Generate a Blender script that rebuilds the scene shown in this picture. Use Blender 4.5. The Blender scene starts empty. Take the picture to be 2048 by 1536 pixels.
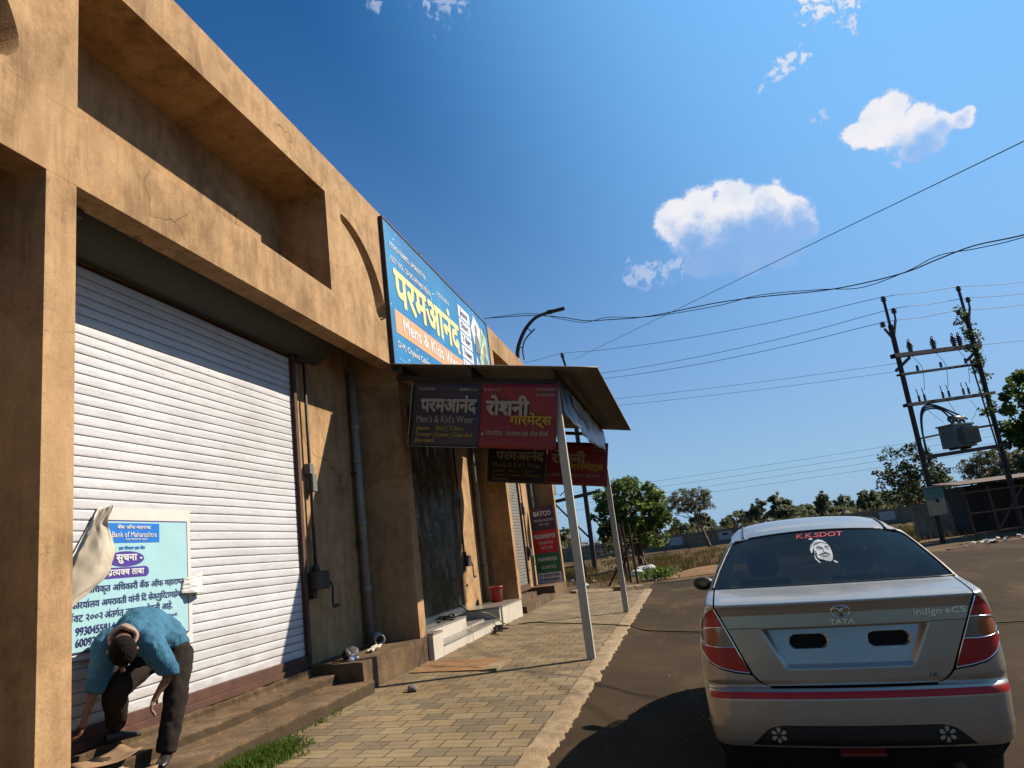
import bpy, bmesh, math, random
from math import sin, cos, pi, radians, sqrt, atan2
from mathutils import Vector, Matrix, Euler, noise as mnoise
from mathutils.geometry import tessellate_polygon

sc = bpy.context.scene
COL = sc.collection
rnd = random.Random(7)

# ---------------------------------------------------------------- camera
cam_d = bpy.data.cameras.new('camera')
cam_d.sensor_width = 36.0
cam_d.lens = 1493.0 / 2048.0 * 36.0
cam_d.clip_start = 0.05
cam_d.clip_end = 6000.0
cam = bpy.data.objects.new('camera', cam_d)
COL.objects.link(cam)
cam.matrix_world = Matrix(((0.967532, 0.163278, 0.192930, 0.000), (0.222755, -0.190197, -0.956141, 0.000), (-0.119422, 0.968073, -0.220392, 1.520), (0, 0, 0, 1)))
sc.camera = cam

# ---------------------------------------------------------------- sun, sky, exposure
SUN = Vector((1.0, 0.62, 0.93)).normalized()
SUN_EL = math.asin(SUN.z)
sun_d = bpy.data.lights.new('sun', 'SUN')
sun_d.energy = 5.0
sun_d.angle = radians(0.55)
sun_d.color = (1.0, 0.87, 0.71)
sun_o = bpy.data.objects.new('sun', sun_d)
sun_o.rotation_euler = SUN.to_track_quat('Z', 'Y').to_euler()
sun_o.location = SUN * 60
COL.objects.link(sun_o)

sc.view_settings.view_transform = 'Standard'
sc.view_settings.look = 'None'
sc.view_settings.gamma = 1.0
sc.view_settings.use_curve_mapping = False
sc.view_settings.exposure = 1.05

world = bpy.data.worlds.new('World')
sc.world = world
world.use_nodes = True


def build_world():
    nt = world.node_tree
    nt.nodes.clear()
    N, L = nt.nodes, nt.links

    def math_n(op, a, b=None, c=None, clamp=False):
        n = N.new('ShaderNodeMath'); n.operation = op; n.use_clamp = clamp
        for i, v in enumerate((a, b, c)):
            if v is None: continue
            if isinstance(v, (int, float)): n.inputs[i].default_value = v
            else: L.new(v, n.inputs[i])
        return n.outputs[0]

    def dot_n(v, vec):
        n = N.new('ShaderNodeVectorMath'); n.operation = 'DOT_PRODUCT'
        L.new(v, n.inputs[0]); n.inputs[1].default_value = vec
        return n.outputs['Value']

    sky = N.new('ShaderNodeTexSky'); sky.sky_type = 'NISHITA'; sky.sun_disc = False
    sky.sun_elevation = SUN_EL
    sky.sun_rotation = atan2(SUN.x, SUN.y)
    sky.altitude = 200; sky.air_density = 1.0; sky.dust_density = 0.7; sky.ozone_density = 3.5
    hs = N.new('ShaderNodeHueSaturation'); hs.inputs['Saturation'].default_value = SKY_SAT; hs.inputs['Value'].default_value = 0.78
    hs.inputs['Hue'].default_value = SKY_HUE
    L.new(sky.outputs[0], hs.inputs['Color'])
    gm = N.new('ShaderNodeGamma'); gm.inputs['Gamma'].default_value = SKY_GAMMA
    tint = N.new('ShaderNodeMix'); tint.data_type = 'RGBA'; tint.blend_type = 'MULTIPLY'; tint.inputs['Factor'].default_value = 1.0
    L.new(hs.outputs[0], tint.inputs['A']); tint.inputs['B'].default_value = (0.26, 1.22, 1.30, 1)
    L.new(tint.outputs['Result'], gm.inputs['Color'])
    tc = N.new('ShaderNodeTexCoord')
    D = tc.outputs['Generated']

    def mixcol(fac, a_, b_):
        n = N.new('ShaderNodeMix'); n.data_type = 'RGBA'
        L.new(fac, n.inputs['Factor'])
        for k_, v_ in (('A', a_), ('B', b_)):
            if isinstance(v_, tuple): n.inputs[k_].default_value = v_
            else: L.new(v_, n.inputs[k_])
        return n.outputs['Result']

    # the bright glow round the sun and the pale haze towards the horizon
    sd = dot_n(D, SUN)
    gl = N.new('ShaderNodeMapRange'); gl.interpolation_type = 'SMOOTHSTEP'
    L.new(sd, gl.inputs['Value'])
    gl.inputs['From Min'].default_value = 0.45; gl.inputs['From Max'].default_value = 0.88; gl.inputs['To Max'].default_value = 0.95
    el = dot_n(D, Vector((0, 0, 1)))
    hz = math_n('POWER', math_n('MULTIPLY', math_n('MAXIMUM', el, 0.0), 3.0), 1.5)
    hz = math_n('MULTIPLY', math_n('POWER', 2.71828, math_n('MULTIPLY', hz, -1.0)), 0.92)
    away = N.new('ShaderNodeMapRange'); L.new(sd, away.inputs['Value'])
    away.inputs['From Min'].default_value = -0.5; away.inputs['From Max'].default_value = 0.4
    away.inputs['To Min'].default_value = 0.35; away.inputs['To Max'].default_value = 1.0
    hz = math_n('MULTIPLY', hz, away.outputs[0])
    K = 1.0 / (SKY_STR * 2.07)
    c1 = mixcol(gl.outputs[0], gm.outputs[0], (0.21 * K, 0.57 * K, 1.06 * K, 1))
    c1 = mixcol(hz, c1, (0.35 * K, 0.50 * K, 0.73 * K, 1))
    bg = N.new('ShaderNodeBackground'); bg.inputs['Strength'].default_value = SKY_STR
    L.new(c1, bg.inputs['Color'])

    def noise_n(scale, detail, rough, off=0.0, dist=0.0):
        mp = N.new('ShaderNodeMapping'); mp.inputs['Location'].default_value = (off, off * 1.7, -off)
        L.new(D, mp.inputs['Vector'])
        n = N.new('ShaderNodeTexNoise'); n.inputs['Scale'].default_value = scale
        n.inputs['Detail'].default_value = detail; n.inputs['Roughness'].default_value = rough
        n.inputs['Distortion'].default_value = dist
        L.new(mp.outputs[0], n.inputs['Vector'])
        return n.outputs['Fac']

    fb = noise_n(26.0, 9.0, 0.60, 3.1, 0.35)
    fb2 = noise_n(85.0, 6.0, 0.6, 9.7, 0.3)
    fb3 = noise_n(90.0, 5.0, 0.52, 4.2, 0.6)
    big_n = noise_n(9.0, 4.0, 0.5, 1.3, 0.2)

    # clouds: puffs (direction, angular radius), opacity, height of the bright crown, raggedness
    clouds = [
        ([(0.0487, 0.9198, 0.3894, 0.0295), (0.0842, 0.9150, 0.3946, 0.0279), (0.1278, 0.9079, 0.3991, 0.0299), (0.1615, 0.9087, 0.3849, 0.0297), (0.1932, 0.9114, 0.3634, 0.0257), (0.1170, 0.9223, 0.3684, 0.0504), (0.1631, 0.9202, 0.3559, 0.0484), (0.0672, 0.9275, 0.3678, 0.0333), (0.1992, 0.9173, 0.3447, 0.0184), (0.1243, 0.9332, 0.3372, 0.0391), (0.1713, 0.9277, 0.3317, 0.0310), (0.0738, 0.9406, 0.3315, 0.0218), (0.0978, 0.9406, 0.3251, 0.0191)],
         1.0, (0.368, 0.034), 0.55, 0.40),
        ([(0.0428, 0.9407, 0.3366, 0.0170), (0.0037, 0.9423, 0.3348, 0.0227), (-0.0193, 0.9424, 0.3339, 0.0138), (0.0233, 0.9418, 0.3354, 0.0159)],
         0.55, (0.325, 0.02), 1.0, 0.5),
        ([(0.2663, 0.8648, 0.4257, 0.0175), (0.2851, 0.8537, 0.4358, 0.0207), (0.3077, 0.8442, 0.4389, 0.0204), (0.3300, 0.8465, 0.4179, 0.0213), (0.3477, 0.8451, 0.4062, 0.0178), (0.3665, 0.8384, 0.4035, 0.0132), (0.3058, 0.8559, 0.4170, 0.0285), (0.3331, 0.8546, 0.3984, 0.0236), (0.3205, 0.8630, 0.3905, 0.0159), (0.2812, 0.8625, 0.4206, 0.0197), (0.3725, 0.8332, 0.4087, 0.0087)],
         1.0, (0.402, 0.024), 0.62, 0.45),
        ([(0.2420, 0.7956, 0.5553, 0.0255), (0.2662, 0.7968, 0.5424, 0.0214), (0.2545, 0.7931, 0.5534, 0.0235), (0.2288, 0.8023, 0.5514, 0.0149), (0.2738, 0.7925, 0.5450, 0.0154)],
         0.9, (0.53, 0.02), 1.0, 0.8),
        ([(0.1930, 0.8345, 0.5162, 0.0133), (0.2095, 0.8296, 0.5175, 0.0152), (0.2197, 0.8302, 0.5124, 0.0112), (0.1867, 0.8399, 0.5095, 0.0114), (0.1750, 0.8450, 0.5053, 0.0093), (0.2013, 0.8321, 0.5169, 0.0123)],
         0.8, (0.50, 0.02), 1.0, 0.8),
        ([(-0.1804, 0.7439, 0.6435, 0.0229), (-0.1667, 0.7451, 0.6458, 0.0187), (-0.2523, 0.7214, 0.6449, 0.0093)],
         0.5, (0.62, 0.02), 1.0, 0.7),
        ([(0.2322, 0.8604, 0.4536, 0.0093), (0.2377, 0.8585, 0.4543, 0.0072), (0.3077, 0.8706, 0.3838, 0.0100)],
         0.5, (0.36, 0.02), 1.0, 0.7),
    ]
    nzc = math_n('ADD', math_n('MULTIPLY', math_n('SUBTRACT', fb, 0.5), 1.9), math_n('MULTIPLY', math_n('SUBTRACT', fb2, 0.5), 1.3))
    nzw = math_n('ADD', math_n('MULTIPLY', math_n('SUBTRACT', fb3, 0.5), 3.6), math_n('MULTIPLY', math_n('SUBTRACT', fb, 0.5), 1.2))
    total = None; lit_total = None
    for (puffs, op, (hc, hs_), amp, white) in clouds:
        best = None
        for (x, y, z, r) in puffs:
            c = Vector((x, y, z)).normalized()
            d2 = math_n('MULTIPLY', math_n('SUBTRACT', 1.0, dot_n(D, c)), 2.0 / (r * r))
            w = math_n('SUBTRACT', 1.0, math_n('SQRT', math_n('MAXIMUM', d2, 0.0)))
            best = w if best is None else math_n('SMOOTH_MAX', best, w, 0.25)
        small = max(q[3] for q in puffs) < 0.0262
        dens = math_n('ADD', math_n('SUBTRACT', math_n('MULTIPLY', best, 0.75), 0.12), math_n('MULTIPLY', nzw, amp)) if small else math_n('ADD', best, math_n('MULTIPLY', nzc, amp))
        mr = N.new('ShaderNodeMapRange'); mr.interpolation_type = 'SMOOTHSTEP'
        L.new(dens, mr.inputs['Value'])
        mr.inputs['From Min'].default_value = -0.05; mr.inputs['From Max'].default_value = 0.62 if small else 0.34
        m = math_n('MULTIPLY', mr.outputs[0], op)
        # bright sunward crown above, thin bluish body below, billows picked out by the noise
        h = math_n('MULTIPLY', math_n('SUBTRACT', el, hc), 1.0 / hs_)
        h = math_n('ADD', h, math_n('MULTIPLY', math_n('SUBTRACT', fb, 0.5), 2.7))
        h = math_n('ADD', h, math_n('MULTIPLY', math_n('SUBTRACT', big_n, 0.5), 1.6))
        h = math_n('ADD', h, math_n('MULTIPLY', math_n('SUBTRACT', 0.55, dens), 0.9))
        ml = N.new('ShaderNodeMapRange'); ml.interpolation_type = 'SMOOTHSTEP'
        L.new(h, ml.inputs['Value'])
        ml.inputs['From Min'].default_value = -0.45 - white; ml.inputs['From Max'].default_value = 0.75 - white * 0.4
        lit = ml.outputs[0]
        body = math_n('MULTIPLY', m, math_n('ADD', math_n('MULTIPLY', lit, 0.52), math_n('MULTIPLY_ADD', math_n('SUBTRACT', fb, 0.5), 0.8, 0.42)))
        total = body if total is None else math_n('MAXIMUM', total, body)
        wl = math_n('MULTIPLY', lit, m)
        lit_total = wl if lit_total is None else math_n('MAXIMUM', lit_total, wl)
    mixc = N.new('ShaderNodeMix'); mixc.data_type = 'RGBA'
    L.new(lit_total, mixc.inputs['Factor'])
    mixc.inputs['A'].default_value = (0.36, 0.52, 0.86, 1)
    mixc.inputs['B'].default_value = (0.92, 0.92, 0.97, 1)
    bg2 = N.new('ShaderNodeBackground'); L.new(mixc.outputs['Result'], bg2.inputs['Color'])
    bg2.inputs['Strength'].default_value = 0.46
    ms = N.new('ShaderNodeMixShader'); L.new(total, ms.inputs[0]); L.new(bg.outputs[0], ms.inputs[1]); L.new(bg2.outputs[0], ms.inputs[2])
    out = N.new('ShaderNodeOutputWorld'); L.new(ms.outputs[0], out.inputs['Surface'])


SKY_STR, SKY_SAT, SKY_GAMMA, SKY_HUE = 0.05, 1.8, 1.0, 0.5
build_world()
try:
    sc.cycles.use_denoising = True
    sc.cycles.max_bounces = 6
    sc.cycles.diffuse_bounces = 2
    sc.cycles.transparent_max_bounces = 12
except Exception:
    pass

# ---------------------------------------------------------------- scene constants (metres)
F = -3.80            # front face of the facade
W = -4.54            # shutter wall plane, set back
BAY = 6.42           # distance from pillar to pillar
KERB = -1.40


def pav_z(x):        # the pavement rises a little towards the shops
    return 0.08 + 0.12 * min(max((KERB - x) / 2.4, 0.0), 1.0)


def road_z(x, y):    # the road falls away from the kerb
    fade = 1.0 - min(max((y - 14.0) / 10.0, 0.0), 1.0)
    return -0.042 * min(max(x + 1.16, 0.0), 5.5) * fade


# ---------------------------------------------------------------- helpers
def link(o):
    COL.objects.link(o)
    return o


def empty(name, loc, rot=(0, 0, 0)):
    o = bpy.data.objects.new(name, None)
    o.empty_display_size = 0.2
    o.location = loc; o.rotation_euler = rot
    link(o)
    return o


def tag(o, label=None, cat=None, group=None, kind=None):
    if label: o['label'] = label
    if cat: o['category'] = cat
    if group: o['group'] = group
    if kind: o['kind'] = kind
    return o


def thing(name, label, cat, loc, rot=(0, 0, 0), group=None):
    return tag(empty(name, loc, rot), label, cat, group)


def parent_keep(o, par):
    """vertices are in world coordinates: keep them there under the parent"""
    o.parent = par
    loc = Matrix.Translation(par.location) @ par.rotation_euler.to_matrix().to_4x4()
    if par.parent is not None:
        p = par.parent
        loc = Matrix.Translation(p.location) @ p.rotation_euler.to_matrix().to_4x4() @ par.matrix_parent_inverse @ loc
    o.matrix_parent_inverse = loc.inverted()


class MB:
    def __init__(s):
        s.v = []; s.f = []; s.mi = []; s.sm = []

    def add(s, verts, faces, mi=0, smooth=False):
        b = len(s.v)
        s.v += [tuple(p) for p in verts]
        for f in faces:
            s.f.append([b + i for i in f]); s.mi.append(mi); s.sm.append(smooth)
        return s

    def box(s, x0, x1, y0, y1, z0, z1, mi=0):
        v = [(x0, y0, z0), (x1, y0, z0), (x1, y1, z0), (x0, y1, z0), (x0, y0, z1), (x1, y0, z1), (x1, y1, z1), (x0, y1, z1)]
        return s.add(v, [(0, 3, 2, 1), (4, 5, 6, 7), (0, 1, 5, 4), (1, 2, 6, 5), (2, 3, 7, 6), (3, 0, 4, 7)], mi)

    def obox(s, c, ax, ay, az, mi=0):
        """oriented box: centre and three half-axis vectors"""
        c, ax, ay, az = Vector(c), Vector(ax), Vector(ay), Vector(az)
        v = [c + ax * i + ay * j + az * k for k in (-1, 1) for (i, j) in ((-1, -1), (1, -1), (1, 1), (-1, 1))]
        return s.add(v, [(0, 3, 2, 1), (4, 5, 6, 7), (0, 1, 5, 4), (1, 2, 6, 5), (2, 3, 7, 6), (3, 0, 4, 7)], mi)

    def bar(s, a, b, w, h=None, mi=0, up=(0, 0, 1)):
        a, b = Vector(a), Vector(b); h = h or w
        d = (b - a); d.normalize()
        u = Vector(up)
        if abs(d.dot(u)) > 0.98: u = Vector((0, 1, 0))
        sx = d.cross(u).normalized(); sz = sx.cross(d).normalized()
        return s.obox((a + b) / 2, sx * w / 2, (b - a) / 2, sz * h / 2, mi)

    def tube(s, pts, r, n=8, mi=0, cap=True, smooth=True):
        pts = [Vector(p) for p in pts]
        rs = r if isinstance(r, (list, tuple)) else [r] * len(pts)
        verts = []; faces = []
        prev = None
        for i, p in enumerate(pts):
            if i == 0: d = pts[1] - pts[0]
            elif i == len(pts) - 1: d = pts[-1] - pts[-2]
            else: d = pts[i + 1] - pts[i - 1]
            if d.length < 1e-9: d = Vector((0, 0, 1))
            d.normalize()
            if prev is None:
                a = Vector((1, 0, 0)) if abs(d.x) < 0.8 else Vector((0, 1, 0))
            else: a = prev
            sx = (a - d * a.dot(d)).normalized(); prev = sx
            sy = d.cross(sx)
            for k in range(n):
                t = 2 * pi * k / n
                verts.append(p + (sx * cos(t) + sy * sin(t)) * rs[i])
        for i in range(len(pts) - 1):
            for k in range(n):
                k2 = (k + 1) % n
                faces.append((i * n + k, i * n + k2, (i + 1) * n + k2, (i + 1) * n + k))
        if cap:
            faces.append(tuple(reversed(range(n))))
            m = (len(pts) - 1) * n
            faces.append(tuple(m + k for k in range(n)))
        return s.add(verts, faces, mi, smooth)

    def lathe(s, prof, c, n=16, mi=0, axis='z', smooth=True):
        """prof: list of (radius, height)"""
        c = Vector(c); verts = []; faces = []
        for (r, h) in prof:
            for k in range(n):
                t = 2 * pi * k / n
                if axis == 'z': q = Vector((r * cos(t), r * sin(t), h))
                elif axis == 'x': q = Vector((h, r * cos(t), r * sin(t)))
                else: q = Vector((r * sin(t), h, r * cos(t)))
                verts.append(c + q)
        for i in range(len(prof) - 1):
            for k in range(n):
                k2 = (k + 1) % n
                faces.append((i * n + k, i * n + k2, (i + 1) * n + k2, (i + 1) * n + k))
        faces.append(tuple(reversed(range(n))))
        m = (len(prof) - 1) * n
        faces.append(tuple(m + k for k in range(n)))
        return s.add(verts, faces, mi, smooth)

    def grid(s, fn, nu, nv, mi=0, smooth=True, mif=None):
        verts = [fn(i / nu, j / nv) for j in range(nv + 1) for i in range(nu + 1)]
        b = len(s.v)
        s.v += [tuple(p) for p in verts]
        for j in range(nv):
            for i in range(nu):
                a = b + j * (nu + 1) + i
                s.f.append([a, a + 1, a + nu + 2, a + nu + 1])
                s.mi.append(mif((i + .5) / nu, (j + .5) / nv) if mif else mi); s.sm.append(smooth)
        return s

    def mesh(s, name, mats):
        me = bpy.data.meshes.new(name)
        me.from_pydata(s.v, [], s.f)
        for m in mats: me.materials.append(m)
        me.polygons.foreach_set('material_index', s.mi)
        me.polygons.foreach_set('use_smooth', s.sm)
        me.update()
        return me

    def build(s, name, mats, parent=None, bevel=0.0, solid=0.0, recalc=False, local=False):
        if not isinstance(mats, (list, tuple)): mats = [mats]
        me = s.mesh(name, mats)
        if recalc:
            bm = bmesh.new(); bm.from_mesh(me)
            bmesh.ops.recalc_face_normals(bm, faces=bm.faces); bm.to_mesh(me); bm.free()
        o = bpy.data.objects.new(name, me)
        link(o)
        if parent is not None:
            if local: o.parent = parent
            else: parent_keep(o, parent)
        if solid:
            m = o.modifiers.new('thickness', 'SOLIDIFY'); m.thickness = solid; m.offset = 0
        if bevel:
            m = o.modifiers.new('bevel', 'BEVEL'); m.width = bevel; m.segments = 2; m.limit_method = 'ANGLE'
            m.harden_normals = False
        return o


class TX(MB):
    """lettering and printed shapes: every line or shape becomes a part of its own"""
    def __init__(s):
        super().__init__(); s.items = []

    def add(s, verts, faces, mi=0, smooth=False):
        m = MB(); m.add(verts, faces, mi, smooth); s.items.append(m); return s

    def build(s, name, mats, parent=None, **k):
        if not isinstance(mats, (list, tuple)): mats = [mats]
        o = None
        for m in s.items:
            mt = mats[m.mi[0]]; m.mi = [0] * len(m.mi)
            o = m.build(name, mt, parent, **k)
        return o


# ---------------------------------------------------------------- materials
def lin(r, g, b):
    f = lambda c: (c / 255 / 12.92) if c / 255 <= 0.04045 else ((c / 255 + 0.055) / 1.055) ** 2.4
    return (f(r), f(g), f(b), 1.0)


class Mat:
    def __init__(s, name, col=(0.5, 0.5, 0.5, 1), rough=0.7, metal=0.0, spec=0.5):
        s.m = bpy.data.materials.new(name); s.m.use_nodes = True
        s.nt = s.m.node_tree; s.N = s.nt.nodes; s.L = s.nt.links
        s.b = s.N['Principled BSDF']; s.out = s.N['Material Output']
        s.b.inputs['Base Color'].default_value = col
        s.b.inputs['Roughness'].default_value = rough
        s.b.inputs['Metallic'].default_value = metal
        s.b.inputs['Specular IOR Level'].default_value = spec
        s.col = None
        s._c = None

    def coord(s, scale=(1, 1, 1)):
        if s._c is None:
            s._c = s.N.new('ShaderNodeTexCoord').outputs['Object']
        mp = s.N.new('ShaderNodeMapping'); mp.inputs['Scale'].default_value = scale
        s.L.new(s._c, mp.inputs['Vector'])
        return mp.outputs[0]

    def noise(s, scale, detail=5, rough=0.6, stretch=(1, 1, 1), dist=0.0):
        n = s.N.new('ShaderNodeTexNoise')
        n.inputs['Scale'].default_value = scale; n.inputs['Detail'].default_value = detail
        n.inputs['Roughness'].default_value = rough; n.inputs['Distortion'].default_value = dist
        s.L.new(s.coord(stretch), n.inputs['Vector'])
        return n.outputs['Fac']

    def ramp(s, fac, stops):
        r = s.N.new('ShaderNodeValToRGB')
        while len(r.color_ramp.elements) < len(stops): r.color_ramp.elements.new(0.5)
        for e, (p, c) in zip(r.color_ramp.elements, stops):
            e.position = p
            e.color = c if not isinstance(c, (int, float)) else (c, c, c, 1)
        s.L.new(fac, r.inputs['Fac'])
        return r.outputs['Color']

    def mix(s, fac, a, b, mode='MIX'):
        n = s.N.new('ShaderNodeMix'); n.data_type = 'RGBA'; n.blend_type = mode
        for k, v in (('Factor', fac), ('A', a), ('B', b)):
            if isinstance(v, (int, float)): n.inputs[k].default_value = v
            elif isinstance(v, tuple): n.inputs[k].default_value = v
            else: s.L.new(v, n.inputs[k])
        return n.outputs['Result']

    def base(s, c): s.L.new(c, s.b.inputs['Base Color']); return s

    def rough(s, c): s.L.new(c, s.b.inputs['Roughness']); return s

    def bump(s, h, strength=0.3, dist=0.01):
        n = s.N.new('ShaderNodeBump'); n.inputs['Strength'].default_value = strength; n.inputs['Distance'].default_value = dist
        s.L.new(h, n.inputs['Height']); s.L.new(n.outputs[0], s.b.inputs['Normal']); return s


M = {}


def plain(name, col, rough=0.7, metal=0.0, spec=0.4, var=0.12, scale=6.0):
    """a plain paint, cloth or metal with slight mottling"""
    if metal < 0.5: col = tuple(c * 0.8 for c in col[:3]) + (1,)
    m = Mat(name, col, rough, metal, spec)
    n = m.noise(scale, 6, 0.65)
    d = tuple(c * (1 - var) for c in col[:3]) + (1,)
    l = tuple(min(c * (1 + var), 1) for c in col[:3]) + (1,)
    m.base(m.ramp(n, [(0.3, d), (0.7, l)]))
    M[name] = m.m
    return m


def concrete(name, light, mid, dark, crack=True, bump=0.35, grime=False, riser_bands=False):
    light, mid, dark = (tuple(c * 0.8 for c in q[:3]) + (1,) for q in (light, mid, dark))
    m = Mat(name, mid, 0.9, 0, 0.2)
    n1 = m.noise(0.9, 6, 0.62)
    n2 = m.noise(4.0, 10, 0.74)
    n3 = m.noise(2.2, 6, 0.7, (3.0, 3.0, 0.5))
    n4 = m.noise(45, 4, 0.6)
    c = m.ramp(n1, [(0.36, dark), (0.5, mid), (0.62, light)])
    c = m.mix(0.55, c, m.ramp(n2, [(0.36, dark), (0.52, mid), (0.64, light)]))
    streak = m.ramp(n3, [(0.42, 1.0), (0.62, 0.62), (0.8, 0.5)])
    c = m.mix(0.5, c, streak, 'MULTIPLY')
    c = m.mix(0.25, c, m.ramp(n4, [(0.35, 0.55), (0.6, 1.0)]), 'MULTIPLY')
    if crack:
        v = m.N.new('ShaderNodeTexVoronoi'); v.feature = 'DISTANCE_TO_EDGE'; v.inputs['Scale'].default_value = 0.62
        nn = m.N.new('ShaderNodeTexNoise'); nn.inputs['Scale'].default_value = 2.5; nn.inputs['Detail'].default_value = 6
        m.L.new(m.coord(), nn.inputs['Vector'])
        vm = m.N.new('ShaderNodeVectorMath'); vm.operation = 'MULTIPLY_ADD'
        m.L.new(nn.outputs['Color'], vm.inputs[0]); vm.inputs[1].default_value = (0.5, 0.5, 0.5); m.L.new(m.coord(), vm.inputs[2])
        m.L.new(vm.outputs[0], v.inputs['Vector'])
        cr = m.ramp(v.outputs['Distance'], [(0.0, 0.25), (0.006, 1.0)])
        msk = m.ramp(m.noise(0.7, 3, 0.5, (1.3, 0.9, 1.1)), [(0.52, 0.0), (0.62, 1.0)])
        c = m.mix(msk, c, m.mix(1.0, c, cr, 'MULTIPLY'))
    if riser_bands:       # dark bands by height across each step's riser, edges broken by noise
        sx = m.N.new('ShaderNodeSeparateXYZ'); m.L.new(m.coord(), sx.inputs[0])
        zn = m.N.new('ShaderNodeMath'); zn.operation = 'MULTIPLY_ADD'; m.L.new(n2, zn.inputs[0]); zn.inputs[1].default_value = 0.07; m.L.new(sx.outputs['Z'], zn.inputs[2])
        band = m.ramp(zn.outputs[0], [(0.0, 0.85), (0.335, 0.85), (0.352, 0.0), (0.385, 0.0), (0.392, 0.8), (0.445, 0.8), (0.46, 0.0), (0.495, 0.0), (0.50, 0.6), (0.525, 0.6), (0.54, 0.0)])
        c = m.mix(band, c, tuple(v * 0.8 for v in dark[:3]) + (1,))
    if grime:      # rain streaks, patch repairs and dark weathering of their own shape
        st = m.ramp(m.noise(2.6, 7, 0.72, (2.2, 2.2, 0.22)), [(0.48, 0.0), (0.58, 0.6), (0.70, 0.9)])
        area = m.ramp(m.noise(0.55, 5, 0.6), [(0.45, 0.0), (0.6, 1.0)])
        c = m.mix(m.mix(1.0, st, area, 'MULTIPLY'), c, tuple(v * 0.75 for v in dark[:3]) + (1,))
        sp = m.ramp(m.noise(13, 8, 0.78), [(0.55, 0.0), (0.68, 0.75)])
        c = m.mix(sp, c, dark)
        patch = m.ramp(m.noise(0.8, 2, 0.4, (1, 1, 1), 0.6), [(0.60, 0.0), (0.615, 0.30)])
        c = m.mix(patch, c, light)
    m.base(c)
    h = m.mix(0.5, n2, n4)
    m.bump(h, bump, 0.02)
    M[name] = m.m
    return m


concrete('plaster', (0.465, 0.300, 0.156, 1), (0.375, 0.232, 0.114, 1), (0.205, 0.118, 0.053, 1), grime=True)
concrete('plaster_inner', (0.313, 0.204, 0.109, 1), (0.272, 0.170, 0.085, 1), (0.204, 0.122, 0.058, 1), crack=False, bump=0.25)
concrete('step_concrete', (0.185, 0.122, 0.068, 1), (0.125, 0.078, 0.040, 1), (0.050, 0.032, 0.016, 1), crack=False, bump=0.9)
concrete('banded_step', (0.20, 0.135, 0.075, 1), (0.135, 0.085, 0.045, 1), (0.050, 0.034, 0.016, 1), crack=False, bump=0.9, riser_bands=True)
concrete('kerb_concrete', (0.34, 0.265, 0.165, 1), (0.28, 0.205, 0.118, 1), (0.17, 0.115, 0.062, 1), crack=False, bump=0.9)


def shutter_mat():
    m = Mat('shutter_paint', (0.74, 0.74, 0.75, 1), 0.45, 0.0, 0.5)
    n = m.noise(1.3, 6, 0.65, (1, 1, 1))
    st = m.noise(4.5, 7, 0.75, (1, 0.5, 8.0))
    c = m.ramp(n, [(0.3, (0.34, 0.34, 0.35, 1)), (0.7, (0.43, 0.435, 0.455, 1))])
    rust = m.ramp(st, [(0.585, 0.0), (0.65, 0.9)])
    up = m.N.new('ShaderNodeSeparateXYZ'); m.L.new(m.coord(), up.inputs[0])
    ur = m.N.new('ShaderNodeMapRange'); m.L.new(up.outputs['Z'], ur.inputs['Value'])
    ur.inputs['From Min'].default_value = 2.2; ur.inputs['From Max'].default_value = 4.3
    ur.inputs['To Min'].default_value = 0.08; ur.inputs['To Max'].default_value = 1.0
    f = m.N.new('ShaderNodeMath'); f.operation = 'MULTIPLY'; m.L.new(rust, f.inputs[0]); m.L.new(ur.outputs[0], f.inputs[1])
    c = m.mix(f.outputs[0], c, (0.22, 0.15, 0.10, 1))
    per = m.ramp(m.noise(1.0, 3, 0.6, (0.2, 0.18, 13.0)), [(0.35, 0.80), (0.6, 1.0)])
    c = m.mix(0.7, c, per, 'MULTIPLY')
    low = m.N.new('ShaderNodeMapRange'); m.L.new(up.outputs['Z'], low.inputs['Value'])
    low.inputs['From Min'].default_value = 0.6; low.inputs['From Max'].default_value = 1.25
    low.inputs['To Min'].default_value = 0.75; low.inputs['To Max'].default_value = 0.0
    sp = m.ramp(m.noise(5, 8, 0.75, (1, 0.7, 2.5)), [(0.42, 0.0), (0.7, 0.8)])
    f2 = m.N.new('ShaderNodeMath'); f2.operation = 'MULTIPLY'; m.L.new(sp, f2.inputs[0]); m.L.new(low.outputs[0], f2.inputs[1])
    c = m.mix(f2.outputs[0], c, (0.17, 0.12, 0.075, 1))
    ch = m.ramp(m.noise(38, 3, 0.6, (1, 1, 0.8)), [(0.70, 0.0), (0.74, 0.8)])
    c = m.mix(ch, c, (0.16, 0.11, 0.07, 1))
    m.base(c); m.bump(m.noise(1.8, 4, 0.6, (1, 1, 2)), 0.45, 0.04)
    M['shutter_paint'] = m.m


shutter_mat()
plain('shutter_dark', (0.050, 0.040, 0.028, 1), 0.6, var=0.25)
plain('shutter_grey', (0.16, 0.15, 0.13, 1), 0.5, var=0.2)
plain('drum_grey', (0.055, 0.062, 0.05, 1), 0.6)
plain('slat_groove', (0.10, 0.075, 0.05, 1), 0.8)
plain('rust_frame', (0.065, 0.024, 0.013, 1), 0.8, var=0.35)
plain('dark_iron', (0.035, 0.025, 0.02, 1), 0.65, var=0.3)
plain('rust_iron', (0.075, 0.035, 0.02, 1), 0.8, var=0.35)
plain('pole_steel', (0.055, 0.036, 0.028, 1), 0.7, var=0.3)
plain('pvc_pipe', (0.215, 0.20, 0.165, 1), 0.5, var=0.15)
plain('pvc_white', (0.422, 0.408, 0.367, 1), 0.5)
plain('marble', (0.490, 0.449, 0.381, 1), 0.3, spec=0.5, var=0.1, scale=3)
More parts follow.
